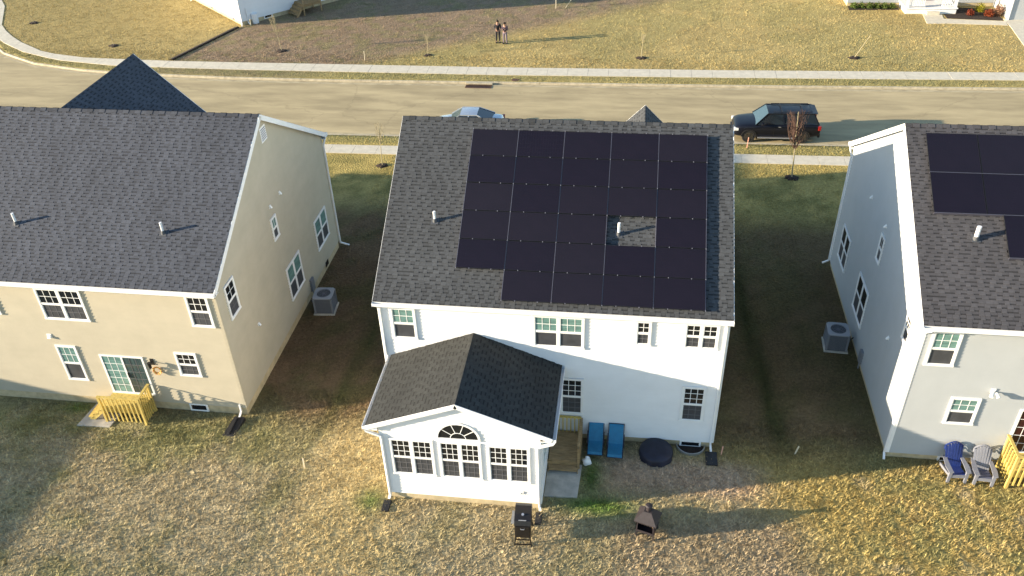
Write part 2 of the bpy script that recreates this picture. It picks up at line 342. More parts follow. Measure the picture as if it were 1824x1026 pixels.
# sidewalks: slabs laid one by one
def sidewalk(fn0, fn1, x0, x1, step):
    root = MB(); 
    r = sheet('sidewalk', np.arange(x0, x1+.1, 1.), fn0(np.arange(x0, x1+.1, 1.))+.01, fn1(np.arange(x0, x1+.1, 1.))-.01, .006, M['slab'], 2)
    x = x0
    while x < x1-.1:
        b = MB(); xe = x+step-.018; d = random.uniform(-.004, .004)
        b.hexa([(x, fn0(x), 0), (xe, fn0(xe), 0), (xe, fn1(xe), 0), (x, fn1(x), 0), (x, fn0(x), .035+d), (xe, fn0(xe), .035+d), (xe, fn1(xe), .035+d), (x, fn1(x), .035+d)])
        b.build('slab', M['walk'], r); x += step
sidewalk(wn, wf, -56, 74, 1.5)
sidewalk(lambda x: near_kerb(x)-2.72, lambda x: near_kerb(x)-1.58, -40, 60, 1.5)

# ------------------------------------------------------------------ houses
def shingle_geo(b, P, ux, us, n, w, e, high, tn):
    if high: 
        h = .018; b.hexa([P, P+ux*w, P+ux*w+us*e-n*.002, P+us*e-n*.002, P+n*h, P+ux*w+n*h, P+ux*w+us*e+n*.004, P+us*e+n*.004], 0, tn)
    else:          # the recessed half has a shadow band painted along its lower edge by tone
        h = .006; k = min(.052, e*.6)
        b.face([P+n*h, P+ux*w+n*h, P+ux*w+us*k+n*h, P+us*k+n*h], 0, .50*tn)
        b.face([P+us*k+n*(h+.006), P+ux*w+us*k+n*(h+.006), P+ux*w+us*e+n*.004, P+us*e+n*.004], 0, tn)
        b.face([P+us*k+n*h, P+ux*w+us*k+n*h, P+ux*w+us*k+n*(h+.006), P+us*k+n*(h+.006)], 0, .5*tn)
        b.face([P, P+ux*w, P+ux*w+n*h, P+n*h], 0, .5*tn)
def shingle_roof(parent, O, ux, us, L, S, key, lim=300, clip=None, nsmall=True, seed=0):
    """courses of shingles on a slope: O eave corner, ux along the eave, us up the slope. The first `lim` are objects, the rest one stuff part."""
    rnd = random.Random(seed+11); O, ux, us = V(O), V(ux), V(us); n = ux.cross(us).normalized()
    if n.z < 0: n = -n
    EXP = .148; mt = M[key]; rest = MB(); cnt = 0
    variants = {}
    def variant(wi, ti, hi):
        k = (wi, ti, hi)
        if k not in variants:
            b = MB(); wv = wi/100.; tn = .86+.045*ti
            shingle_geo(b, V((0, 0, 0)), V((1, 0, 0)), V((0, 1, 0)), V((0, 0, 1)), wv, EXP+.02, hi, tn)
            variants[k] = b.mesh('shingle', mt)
        return variants[k]
    B = Matrix(((ux.x, us.x, n.x, 0), (ux.y, us.y, n.y, 0), (ux.z, us.z, n.z, 0), (0, 0, 0, 1)))
    j = 0; s = 0.
    while s < S-.02:
        lo, hi_ = (0., L) if clip is None else clip(s)
        x = lo; high = rnd.random() < .5; e_ = min(EXP+.02, S-s)
        first = True
        while x < hi_-.03:
            wi = rnd.choice((15, 18, 20, 22)) if not first else rnd.choice((8, 15, 18, 22))
            first = False
            high = not high if rnd.random() < .93 else high
            wv = wi/100.
            if x+wv > hi_: wv = hi_-x; wi = 0
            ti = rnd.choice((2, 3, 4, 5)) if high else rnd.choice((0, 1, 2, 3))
            if cnt < lim and wi:
                m4 = Matrix.Translation(O+ux*x+us*s+n*.004) @ B
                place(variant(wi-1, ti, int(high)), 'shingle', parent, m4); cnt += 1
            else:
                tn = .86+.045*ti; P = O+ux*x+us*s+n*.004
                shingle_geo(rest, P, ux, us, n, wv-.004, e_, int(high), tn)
            x += wv
        s += EXP; j += 1
    if rest.v: tag(rest.build('shingle_courses', mt, parent), kind='stuff')
def sided_wall(mb, O, ux, n, z0, z1, rng, m=0, proud=.030, exp=.15):
    """lap siding as real sawtooth courses; rng(z) gives the range along the wall"""
    O, ux, n = V(O), V(ux), V(n); z = z0
    while z < z1-1e-4:
        ze = min(z+exp, z1); a0, b0 = rng(z); a1, b1 = rng(ze)
        if b0-a0 > .01:
            if b1 < a1: a1 = b1 = (a0+b0)/2
            Z = V((0, 0, 1)); p = [O+ux*a0+Z*z+n*proud, O+ux*b0+Z*z+n*proud, O+ux*b1+Z*ze+n*.002, O+ux*a1+Z*ze+n*.002]
            mb.face(p, m); mb.face([O+ux*a0+Z*z, O+ux*b0+Z*z, p[1], p[0]], m)
        z = ze
def window(parent, O, ux, n, u0, u1, z0, z1, units=1, grid=(3, 2), teal=0, screens=True, kind='window', low_grid=True, casing=.075, lab=None):
    """frame part with panes and muntins as sub-parts, standing proud of the siding"""
    O, ux, n = V(O), V(ux), V(n); Z = V((0, 0, 1)); fr = MB(); c = casing
    fr.obox(O, ux, n, Z, (u0, u1), (-.02, .07), (z1-c, z1)); fr.obox(O, ux, n, Z, (u0-.02, u1+.02), (-.02, .075), (z0, z0+c))
    fr.obox(O, ux, n, Z, (u0, u0+c), (-.02, .068), (z0+c, z1-c)); fr.obox(O, ux, n, Z, (u1-c, u1), (-.02, .068), (z0+c, z1-c))
    a, b = u0+c, u1-c; wu = (b-a-(units-1)*.10)/units; mid = (z0+z1)/2; subs = []
    for k in range(units):
        x0 = a+k*(wu+.10); x1 = x0+wu
        if k: fr.obox(O, ux, n, Z, (x0-.10, x0), (-.02, .062), (z0+c, z1-c))
        fr.obox(O, ux, n, Z, (x0, x1), (-.02, .06), (mid-.025, mid+.025))
        for lo, hi, upper in ((mid+.025, z1-c, True), (z0+c, mid-.025, False)):
            pm = 'pane_teal' if (teal & (1 if upper else 2)) else ('pane_dark' if (upper or not screens) else 'pane_screen')
            yd = .043 if upper else .036
            p = MB(); p.obox(O, ux, n, Z, (x0, x1), (yd-.01, yd), (lo, hi)); subs.append(('pane', p, pm))
            fr_ = MB(); s = .028                                     # sash rails
            for (aa, bb, l2, h2) in ((x0, x1, lo, lo+s), (x0, x1, hi-s, hi), (x0, x0+s, lo+s, hi-s), (x1-s, x1, lo+s, hi-s)):
                fr_.obox(O, ux, n, Z, (aa, bb), (yd, yd+.016), (l2, h2))
            g_ = MB(); cx, cy = grid
            for i in range(1, cx): xx = x0+(x1-x0)*i/cx; g_.obox(O, ux, n, Z, (xx-.011, xx+.011), (yd, yd+.007), (lo+s, hi-s))
            for i in range(1, cy): zz = lo+(hi-lo)*i/cy; g_.obox(O, ux, n, Z, (x0+s, x1-s), (yd, yd+.0072), (zz-.011, zz+.011))
            subs.append(('sash', fr_, 'trim'))
            if g_.v and (upper or low_grid): subs.append(('muntin', g_, 'trim' if (upper or not screens) else 'screen_bar'))
    w_ = fr.build(kind, M['trim'], parent)
    if lab: w_['label'] = lab
    for nm, mb, k in subs: mb.build(nm, M[k], w_)
    return w_
def gutter_run(parent, p, q, out):
    p, q, out = V(p), V(q), V(out); d = (q-p).normalized(); L = (q-p).length; Z = V((0, 0, 1)); b = MB()
    b.obox(p, d, out, Z, (0, L), (0, .012), (-.13, 0)); b.obox(p, d, out, Z, (0, L), (.115, .13), (-.10, .005))
    b.obox(p, d, out, Z, (0, L), (.012, .115), (-.13, -.115)); b.obox(p, d, out, Z, (-.01, 0), (0, .13), (-.13, .005)); b.obox(p, d, out, Z, (L, L+.01), (0, .13), (-.13, .005))
    b.obox(p, d, out, Z, (0, L), (.118, .122), (-.115, -.10))
    return b.build('gutter', M['trim'], parent)
def downspout(parent, pts, w=.075):
    b = MB()
    for p, q in zip(pts[:-1], pts[1:]): b.bar(p, q, w, w*.8)
    return b.build('downspout', M['trim'], parent)
def house(name, loc, rz, x0, x1, D, E, R, oh, ox, siding, shingle, label, zf=.3, back='full', corner='trim', cross=None, small=.0, nlim=300, seed=0, found=True):
    """two-storey gabled house; local x along the back wall, y towards the street"""
    root = empty(name, loc, rz); tag(root, label, 'house'); root['group'] = 'two storey houses in a row' if nlim else 'houses'
    sl = (R-E)/(D/2+oh); zc = E+sl*oh-.16                       # wall plate below the roof plane
    core = MB()
    core.box(x0, x1, 0, D, zf, zc-.02)
    g = [(x0+.0, 0, zc-.02), (x0, D, zc-.02), (x0, D/2, R-.16)]; core.prism(g, (x1-x0, 0, 0))
    sm = M[siding]
    def gr(y): return lambda z: (0., D) if z < zc else ((z-zc)/sl, D-(z-zc)/sl)
    sided_wall(core, (x0, 0, 0), (1, 0, 0), (0, -1, 0), zf, zc-.02, lambda z: (0, x1-x0))
    sided_wall(core, (x0, D, 0), (1, 0, 0), (0, 1, 0), zf, zc-.02, lambda z: (0, x1-x0))
    sided_wall(core, (x1, 0, 0), (0, 1, 0), (1, 0, 0), zf, R-.16, gr(0)); sided_wall(core, (x0, 0, 0), (0, 1, 0), (-1, 0, 0), zf, R-.16, gr(0))
    core.build('wall', sm, root)
    f = MB(); f.box(x0+.03, x1-.03, .03, D-.03, -.3, zf+.01); f.build('foundation', M['found'], root)
    for cx, cy, sx_, sy_ in ((x0, 0, 1, 1), (x1, 0, -1, 1), (x0, D, 1, -1), (x1, D, -1, -1)):
        b = MB(); t = .03
        b.box(min(cx-sx_*t, cx+sx_*.085), max(cx-sx_*t, cx+sx_*.085), min(cy-sy_*t, cy), max(cy-sy_*t, cy), zf, zc-.03)
        b.box(min(cx-sx_*(t+.002), cx), max(cx-sx_*(t+.002), cx), min(cy-sy_*(t+.002), cy+sy_*.085), max(cy-sy_*(t+.002), cy+sy_*.085), zf, zc-.03)
        b.build('corner_board', M['trim'] if corner == 'trim' else sm, root)
    # roof slab
    r = MB(); xa, xb = x0-ox, x1+ox; T = .10; Sl = math.hypot(D/2+oh, R-E); us = V((0, (D/2+oh)/Sl, (R-E)/Sl)); us2 = V((0, -us.y, us.z)); n = V((0, -us.z, us.y)); n2 = V((0, us.z, us.y))
    r.obox((xa, -oh, E), (1, 0, 0), us, n, (0, xb-xa), (0, Sl), (-T, -.004)); r.obox((xa, D+oh, E), (1, 0, 0), us2, n2, (0, xb-xa), (0, Sl), (-T, -.004))
    roof = r.build('roof', M['deckboard'], root)
    if small <= 0:
        shingle_roof(roof, (xa, -oh-.015, E-.008), (1, 0, 0), us, xb-xa, Sl, shingle, nlim, seed=seed)
        shingle_roof(roof, (xa, D+oh+.015, E-.008), (1, 0, 0), us2, xb-xa, Sl, shingle, 0, seed=seed+5)
    cap = MB(); x = xa; k = 0
    while x < xb-.02:
        w_ = min(.26, xb-x); h = .012+.012*(k % 2)
        for u_, nn in ((us, n), (us2, n2)):
            P = V((x, D/2, R+.012)); cap.face([P+nn*h, P+V((w_-.01, 0, 0))+nn*h, P+V((w_-.01, 0, 0))-u_*.16+nn*h, P-u_*.16+nn*h], 0, random.uniform(.6, 1.05))
            cap.face([P-u_*.16+nn*h, P+V((w_-.01, 0, 0))-u_*.16+nn*h, P+V((w_-.01, 0, 0))-u_*.16-nn*.02, P-u_*.16-nn*.02], 0, .6)
            cap.face([P+nn*h, P-u_*.16+nn*h, P-u_*.16-nn*.02, P-nn*.02], 0, .6)
        x += w_; k += 1
    cap.build('ridge_cap', M[shingle], roof)
    # eaves and rakes
    for yy, s_ in ((-oh, 1), (D+oh, -1)):
        tr = MB()
        tr.box(xa, xb, min(yy, yy+s_*.02), max(yy, yy+s_*.02), E-.20, E-.03)
        tr.box(xa, xb, min(yy+s_*.02, yy+s_*(oh+.02)), max(yy+s_*.02, yy+s_*(oh+.02)), E-.19, E-.175)
        tr.build('fascia', M['trim'], root)
    for xx, s_ in ((xa, 1), (xb, -1)):
        b = MB(); lo, hi = sorted((xx-s_*.012, xx+s_*.022))
        for O_, u_, nn in (((0, -oh, E), us, n), ((0, D+oh, E), us2, n2)):
            b.obox(O_, (1, 0, 0), u_, nn, (lo, hi), (-.01, Sl-.002), (-.2, .008))
            b.obox(O_, (1, 0, 0), u_, nn, (min(xx+s_*.022, xx+s_*(ox+.01)), max(xx+s_*.022, xx+s_*(ox+.01))), (.0, Sl-.1), (-.125, -.108))
        b.build('rake_board', M['trim'], root)
    gutter_run(root, (xa, -oh, E-.03), (xb, -oh, E-.03), (0, -1, 0)); gutter_run(root, (xb, D+oh, E-.03), (xa, D+oh, E-.03), (0, 1, 0))
    if cross:      # gable towards the street: (ridge x, ridge z, half width, front y, slope)
        cx, cz, yf, cs, hw = cross
        zb = cz-cs*hw; ln = math.hypot(hw, hw*cs)
        yb = D/2+(R-cz)/sl if cz < R else D/2
        for s_ in (1, -1):
            O_ = V((cx+s_*hw, yf, zb)); u_ = V((-s_*hw/ln, 0, hw*cs/ln)); m_ = MB(); nn = V((s_*u_.z, 0, abs(u_.x)))
            yv = lambda t: D/2+(R-(zb+t*hw*cs))/sl            # where it meets the main slope
            p0 = O_; p1 = O_+u_*ln
            a_ = [V((p0.x, yf, p0.z)), V((p1.x, yf, p1.z)), V((p1.x, yv(1), p1.z)), V((p0.x, yv(0), p0.z))]
            m_.face([q+nn*-.0 for q in a_]); m_.face([q-nn*.1 for q in a_][::-1])
            for i in range(4): m_.face([a_[i], a_[(i+1) % 4], a_[(i+1) % 4]-nn*.1, a_[i]-nn*.1])
            rf = m_.build('front_gable_roof', M['deckboard'], root)
            Ly = yf-yv(0)
            def cl(s2, yv=yv, ln=ln): t = min(1, (s2+.07)/ln); return (0, max(.1, yf-yv(t)))
            shingle_roof(rf, O_+nn*.002, V((0, -1, 0)), u_, Ly, ln, shingle, 0, clip=cl, seed=seed+30)
            rk = MB(); rk.obox(O_, V((0, 1, 0)), u_, nn, (0, .03), (-.01, ln), (-.2, .012)); rk.build('rake_board', M['trim'], root)
            gutter_run(root, (cx+s_*hw, yf, zb-.03), (cx+s_*hw, D+.3, zb-.03), (s_, 0, 0))
        gm = MB(); inset = .3; hw2 = hw-inset; y2 = yf-.14
        gm.box(cx-hw2, cx+hw2, D+.016, y2, zf, zb+cs*inset-.12); gm.prism([(cx-hw2, y2, zb+cs*inset-.12), (cx+hw2, y2, zb+cs*inset-.12), (cx, y2, cz-.12)], (0, -(y2-D-.016), 0))
        sided_wall(gm, (cx-hw2, y2, 0), (1, 0, 0), (0, 1, 0), zf, zb+cs*inset-.12, lambda z: (0, 2*hw2))
        gm.build('front_wing', sm, root)
    return root, dict(us=us, n=n, zc=zc, sl=sl, E=E, R=R, D=D, oh=oh, roof=roof)
def roof_pt(h, x, y, lift=0.): return V((x, y, h['E']+(y+h['oh'])*h['sl'])) + h['n']*lift
def vent_pipe(root, h, x, y, ht=.48, r=.05):
    p = roof_pt(h, x, y); b = MB(); b.tube(p-V((0, 0, .1)), p+V((0, 0, ht)), r, r, 14)
    o = b.build('vent_pipe', M['pvc'], root)
    f = MB(); f.obox(p, (1, 0, 0), h['us'], h['n'], (-.14, .14), (-.14, .16), (.02, .03)); f.tube(p-V((0, 0, .02)), p+V((0, 0, .12)), r+.045, r+.012, 14); f.build('flashing', M['ac_dark'], o)
def back_boot(root, pts):
    downspout(root, pts)
BX, BN = (1, 0, 0), (0, -1, 0)
# --- tan house on the left
tanh, hl = house('house', (-6.19, -.045, 0), math.radians(-.354), -12.4, 0, 12.665, 6.41, 10.40, .3, .2, 'tan', 'sh_grey',
    'tan vinyl house on the left with plain slate grey roof and yellow wooden stairs', zf=.42, corner='siding', cross=(-8.7, 10.2, 12.97, .985, 3.87), seed=1)
W = lambda *a, **k: window(tanh, (0, 0, 0), BX, BN, *a, **k)
W(-7.3, -5.42, 4.48, 6.0, units=2); W(-1.2, -.30, 4.57, 6.04); W(-7.43, -6.55, 1.33, 3.17, teal=1, low_grid=False); W(-2.38, -1.47, 1.98, 3.2); W(-10.1, -9.15, 4.57, 5.6)
SX, SN = (0, 1, 0), (1, 0, 0)
S = lambda *a, **k: window(tanh, (0, 0, 0), SX, SN, *a, **k)
S(.65, 1.5, 4.4, 5.94, grid=(2, 2)); S(5.56, 6.13, 4.87, 5.95, grid=(2, 1), teal=1, low_grid=False); S(5.98, 7.65, 1.38, 3.1, units=2, grid=(1, 1), teal=1); S(9.86, 11.53, 1.54, 3.18, units=2, grid=(1, 1), teal=1)
d = MB(); Zv = (0, 0, 1)
def slider(root, u0, u1, z0, z1, pk=('pane_teal', 'pane_door')):
    f = MB(); O = (0, 0, 0)
    f.obox(O, BX, BN, Zv, (u0, u1), (-.02, .06), (z1-.08, z1)); f.obox(O, BX, BN, Zv, (u0, u1), (-.02, .09), (z0, z0+.07))
    for x in (u0, u1-.08, (u0+u1)/2-.04): f.obox(O, BX, BN, Zv, (x, x+.08), (-.02, .055), (z0+.07, z1-.08))
    o = f.build('sliding_door', M['trim'], root)
    for i, (a_, b_) in enumerate(((u0+.08, (u0+u1)/2-.04), ((u0+u1)/2+.04, u1-.08))):
        p = MB(); p.obox(O, BX, BN, Zv, (a_, b_), (.0, .036+.008*i), (z0+.07, z1-.08)); p.build('pane', M[pk[i]], o)
        g_ = MB(); y_ = .036+.008*i
        for k in (1, 2): xx = a_+(b_-a_)*k/3; g_.obox(O, BX, BN, Zv, (xx-.01, xx+.01), (y_, y_+.006), (z0+.07, z1-.08))
        for k in range(1, 5): zz = z0+.07+(z1-z0-.15)*k/5; g_.obox(O, BX, BN, Zv, (a_, b_), (y_, y_+.007), (zz-.01, zz+.01))
        g_.build('muntin', M['trim' if i == 0 else 'screen_bar'], o)
    h_ = MB(); h_.obox(O, BX, BN, Zv, ((u0+u1)/2+.05, (u0+u1)/2+.08), (.055, .09), ((z0+z1)/2-.12, (z0+z1)/2+.12)); h_.build('handle', M['black'], o)
M['pane_door'] = mat('window_glass_curtain', (.05, .08, .085), .1, spec=.6, noise=.5, scale=1.5, stretch=(4, 1, .3))
slider(tanh, -5.66, -3.8, .80, 2.82)
b = MB(); b.obox((0, 0, 0), BX, BN, Zv, (-2.47, -1.68), (-.02, .03), (.05, .44)); v_ = b.build('foundation_vent', M['trim'], tanh)
b = MB(); b.obox((0, 0, 0), BX, BN, Zv, (-2.39, -1.76), (.03, .034), (.13, .37)); b.build('louvre', M['pane_dark'], v_)
b = MB(); b.obox((0, 0, 0), SX, SN, Zv, (6.4, 6.95), (-.02, .035), (9.08, 9.72)); gv = b.build('gable_vent', M['trim'], tanh)
b = MB()
for k in range(6): b.obox((0, 0, 0), SX, SN, Zv, (6.45, 6.9), (.035, .045), (9.15+k*.09, 9.19+k*.09))
b.build('slat', M['adi'], gv)
def wall_cap(root, O, ux, n, u, z, s=.1, mt='trim', nm='exhaust_cap'):
    b = MB(); O, ux, n = V(O), V(ux), V(n); b.obox(O, ux, n, Zv, (u-s, u+s), (0, .03), (z-s, z+s))
    P = O+ux*u+V((0, 0, z)); c = MB(); b.hexa([P-ux*s*.7+n*.03+V((0, 0, -s*.8)), P+ux*s*.7+n*.03+V((0, 0, -s*.8)), P+ux*s*.7+n*.12+V((0, 0, -s*.8)), P-ux*s*.7+n*.12+V((0, 0, -s*.8)),
            P-ux*s*.7+n*.03+V((0, 0, s*.7)), P+ux*s*.7+n*.03+V((0, 0, s*.7)), P+ux*s*.7+n*.05+V((0, 0, s*.7)), P-ux*s*.7+n*.05+V((0, 0, s*.7))])
    return b.build(nm, M[mt], root)
wall_cap(tanh, (0, 0, 0), BX, BN, -7.5, 3.6)
for u, z in ((7.0, 6.45), (5.85, 6.43), (2.56, 2.74)): wall_cap(tanh, (0, 0, 0), SX, SN, u, z, .07)
b = MB(); b.obox((0, 0, 0), SX, SN, Zv, (10.4, 10.8), (.016, .03), (.22, .5)); b.build('foundation_vent', M['pane_dark'], tanh)
b = MB(); b.obox((0, 0, 0), SX, SN, Zv, (8.15, 8.5), (.0, .12), (.35, 1.0)); b.tube((.06, 8.3, 0), (.06, 8.3, .36), .03, .03, 8); b.build('electric_meter', M['ac'], tanh)
vent_pipe(tanh, hl, -8.47, 1.76); vent_pipe(tanh, hl, -2.38, 1.68)
downspout(tanh, [(-.35, -.36, 6.3), (-.35, -.06, 5.95), (-.35, -.06, 5.9)]) if False else None
downspout(tanh, [(-.24, -.05, .62), (-.24, -.05, .25), (-.22, -.35, .16)])
downspout(tanh, [(.16, 12.95, 6.3), (.06, 12.72, 5.9), (.06, 12.72, .25), (.5, 12.8, .06)])
b = MB(); b.hexa([(-.62, -1.25, 0), (-.1, -1.25, 0), (.02, -.3, 0), (-.45, -.3, 0), (-.6, -1.25, .05), (-.12, -1.25, .05), (0, -.3, .2), (-.43, -.3, .2)])
b.hexa([(-.42, -1.2, .05), (-.3, -1.2, .05), (-.25, -.4, .19), (-.35, -.4, .19), (-.42, -1.2, .12), (-.3, -1.2, .12), (-.25, -.4, .24), (-.35, -.4, .24)])
b.build('splash_block', M['black'], tanh, bevel=.02)
# wall lamp with an orange wreath hanging under it
L0 = MB(); L0.obox((0, 0, 0), BX, BN, Zv, (-3.52, -3.38), (0, .05), (2.45, 2.75)); L0.tube((-3.45, -.05, 2.62), (-3.45, -.22, 2.66), .02, .02, 8); L0.tube((-3.45, -.24, 2.45), (-3.45, -.24, 2.72), .055, .08, 10)
L0.build('wall_lamp', M['black'], tanh)
b = MB()
for k in range(22):
    an = k/22*2*math.pi; b.tube((-3.3+math.cos(an)*.14, -.06, 2.22+math.sin(an)*.14), (-3.3+math.cos(an+.5)*.2, -.10-random.random()*.06, 2.22+math.sin(an+.5)*.2), .028, .012, 5, m=(1 if k % 3 == 0 else 0))
tag(b.build('wreath', [M['gold'], M['wood_y']]), 'small orange wreath on the tan wall beside the sliding door', 'wreath').location = (-6.19, -.045, 0)

# --- white house in the middle, with the sunroom
cen, hc = house('house', (0, 0, 0), 0, 0, 12.43, 12.656, 6.397, 10.47, .282, .08, 'white', 'sh_mid',
    'white vinyl house in the middle with black solar panels and a sunroom', zf=.28, cross=(9.36, 8.12, 13.2, 1.0, 1.72), seed=2)
W = lambda *a, **k: window(cen, (0, 0, 0), BX, BN, *a, **k)
W(.43, 1.36, 4.55, 6.0, teal=1, low_grid=False); W(5.62, 7.46, 4.55, 6.0, units=2, teal=1, low_grid=False); W(9.24, 9.8, 4.88, 6.0, grid=(2, 2)); W(10.93, 12.12, 4.86, 6.0, units=2, grid=(2, 2))
W(6.6, 7.48, 1.31, 3.12, grid=(3, 3)); W(11.08, 11.95, 1.35, 3.08, grid=(3, 3)); 
vent_pipe(cen, hc, 1.77, 2.5, .42); vent_pipe(cen, hc, 8.49, 2.3, .5)
downspout(cen, [(12.35, -.38, 6.27), (12.35, -.06, 5.95), (12.35, -.06, .2), (12.37, -.3, .08)]); downspout(cen, [(.06, -.38, 6.27), (.06, -.06, 5.95), (.06, -.06, 3.7)])
b = MB(); b.box(12.15, 12.6, -.95, -.28, 0, .07); b.build('splash_block', M['black'], cen, bevel=.02)
b = MB(); b.obox((0, 0, 0), BX, BN, Zv, (11.2, 12.0), (-.04, .02), (-.02, .27)); wv = b.build('basement_window', M['trim'], cen)
b = MB(); b.obox((0, 0, 0), BX, BN, Zv, (11.27, 11.93), (.02, .024), (.05, .22)); b.build('pane', M['pane_dark'], wv)
b = MB(); pr = [(11.62+math.cos(t)*.52, -math.sin(t)*.5) for t in np.linspace(0, math.pi, 16)]
for (xa, ya), (xb, yb) in zip(pr[:-1], pr[1:]):
    b.hexa([(xa, ya, -.1), (xb, yb, -.1), (11.62+(xb-11.62)*1.04, yb*1.04, -.1), (11.62+(xa-11.62)*1.04, ya*1.04, -.1), (xa, ya, .12), (xb, yb, .12), (11.62+(xb-11.62)*1.06, yb*1.06, .12), (11.62+(xa-11.62)*1.06, ya*1.06, .12)])
ww = b.build('window_well', M['steel'], cen)
b = MB(); b.lathe((11.62, -.02, .006), [(.48, 0), (.0, .004)], 20); b.build('well_gravel', M['mulch'], ww)
# sunroom
SA, SB, SD, SE_, SR_, SXO, SFO = .668, 6.234, 3.642, 3.708, 4.98, .42, .14
ssl = (SR_-SE_)/((SB-SA)/2+SXO); sm_ = (SA+SB)/2; szc = SE_+ssl*SXO-.13
b = MB(); b.box(SA, SB, -SD, -.016, .3, szc-.01); b.prism([(SA, -SD, szc-.01), (SB, -SD, szc-.01), (sm_, -SD, SR_-.14)], (0, SD-.016, 0))
rg = lambda z: (0, SB-SA) if z < szc else ((z-szc)/ssl, (SB-SA)-(z-szc)/ssl)
sided_wall(b, (SA, -SD, 0), (1, 0, 0), (0, -1, 0), .3, SR_-.15, rg); sided_wall(b, (SB, -SD, 0), (0, 1, 0), (1, 0, 0), .3, szc-.01, lambda z: (0, SD-.02)); sided_wall(b, (SA, -SD, 0), (0, 1, 0), (-1, 0, 0), .3, szc-.01, lambda z: (0, SD-.02))
b.build('sunroom_wall', M['white'], cen)
b = MB(); b.box(SA+.02, SB-.02, -SD+.02, -.03, -.3, .31); b.build('sunroom_foundation', M['found'], cen)
for cx, s_ in ((SA, 1), (SB, -1)):
    b = MB(); b.box(min(cx-s_*.02, cx+s_*.09), max(cx-s_*.02, cx+s_*.09), -SD-.02, -SD, .3, szc-.03); b.box(min(cx-s_*.022, cx), max(cx-s_*.022, cx), -SD-.022, -SD+.09, .3, szc-.03); b.build('corner_board', M['trim'], cen)
hw = (SB-SA)/2+SXO; ln = math.hypot(hw, SR_-SE_)
for s_, nm in ((1, 'left'), (-1, 'right')):
    ex = sm_-s_*hw; O_ = V((ex, -SD-SFO, SE_)); u_ = V((s_*hw/ln, 0, (SR_-SE_)/ln)); nn = V((-s_*u_.z, 0, abs(u_.x)))
    b = MB(); b.obox(O_, (0, 1, 0), u_, nn, (0, SD+SFO-.016), (0, ln), (-.09, -.004)); rf = b.build('sunroom_roof', M['deckboard'], cen)
    shingle_roof(rf, O_-u_*.015, V((0, 1, 0)), u_, SD+SFO-.016, ln+.01, 'sh_sun', 0, seed=40+s_)
    b = MB(); b.obox(O_, (0, 1, 0), u_, nn, (-.025, .0), (-.02, ln), (-.17, .012)); b.obox(O_, (0, 1, 0), u_, nn, (0, SFO), (0, ln-.05), (-.12, -.095)); b.build('rake_board', M['trim'], cen)
    g0, g1 = (ex, -SD-SFO, SE_-.03), (ex, -.03, SE_-.03)
    gutter_run(cen, g0, g1, (-s_, 0, 0))
    b = MB(); lo, hi = sorted((ex, (SA if s_ > 0 else SB)-s_*.02)); b.box(lo, hi, -SD-SFO, -.02, SE_-.19, SE_-.16); b.prism([(lo, -SD-SFO+.001, SE_-.16), (hi, -SD-SFO+.001, SE_-.16), ((hi if s_ > 0 else lo), -SD-SFO+.001, SE_+ssl*(SXO-.02)-.13), ((lo if s_ > 0 else hi), -SD-SFO+.001, SE_-.12)], (0, .02, 0)); b.build('soffit', M['trim'], cen)
    cw = SA if s_ > 0 else SB
    downspout(cen, [(ex-s_*.06, -SD-.05, SE_-.16), (ex-s_*.04, -SD-.1, SE_-.26), (cw-s_*.03+s_*.09, -SD-.08, SE_-.5), (cw+s_*.05, -SD-.075, .22), (cw+s_*.02, -SD-.2, .12)], .085)
b = MB()
for k in range(14): 
    for s_ in (1, -1): 
        ux_ = V((s_*hw/ln, 0, -(SR_-SE_)/ln)); nn = V((s_*(SR_-SE_)/ln, 0, hw/ln)); P = V((sm_, -SD-SFO+k*.27, SR_+.015)); t_ = random.uniform(.7, 1.1)
        b.face([P, P+V((0, .26, 0)), P+V((0, .26, 0))+ux_*.15, P+ux_*.15], 0, t_); b.face([P+ux_*.15, P+V((0, .26, 0))+ux_*.15, P+V((0, .26, 0))+ux_*.15-nn*.02, P+ux_*.15-nn*.02], 0, .6)
b.build('ridge_cap', M['sh_sun'], cen)
for xa_, xb_ in ((.5, .78), (6.06, 6.3)): b = MB(); b.box(xa_, xb_, -SD-.72, -SD-.2, 0, .07); b.build('splash_block', M['black'], cen, bevel=.02)
FW = lambda *a, **k: window(cen, (0, -SD, 0), BX, BN, *a, grid=(3, 3), units=2, **k)
FW(.97, 2.52, 1.33, 3.12); FW(2.71, 4.19, 1.33, 3.14); FW(4.41, 5.88, 1.33, 3.12)
window(cen, (SB, 0, 0), SX, SN, -3.3, -2.2, 1.4, 3.15, teal=3, grid=(3, 3), screens=False)
ac_, ar, az0 = 3.43, .66, 3.25          # half-round window
b = MB()
for k in range(16):
    t0, t1 = math.pi*k/16, math.pi*(k+1)/16
    P = lambda r, t, y: (ac_+math.cos(t)*r*1.05, -SD-y, az0+.06+math.sin(t)*r)
    b.hexa([P(ar, t0, -.0), P(ar+.08, t0, 0), P(ar+.08, t0, .06), P(ar, t0, .06), P(ar, t1, 0), P(ar+.08, t1, 0), P(ar+.08, t1, .06), P(ar, t1, .06)])
b.box(ac_-.77, ac_+.77, -SD-.06, -SD, az0, az0+.06); aw = b.build('arched_window', M['trim'], cen)
b = MB(); pts = [(ac_+math.cos(math.pi*k/16)*ar*1.05, -SD-.036, az0+.06+math.sin(math.pi*k/16)*ar) for k in range(17)]; b.prism(pts, (0, .03, 0)); b.build('pane', M['pane_dark'], aw)
b = MB()
for t in (36, 72, 108, 144):
    t = math.radians(t); b.bar((ac_+math.cos(t)*.25, -SD-.042, az0+.06+math.sin(t)*.25), (ac_+math.cos(t)*ar*1.04, -SD-.042, az0+.06+math.sin(t)*ar), .025, .01, upv=(0, 1, 0))
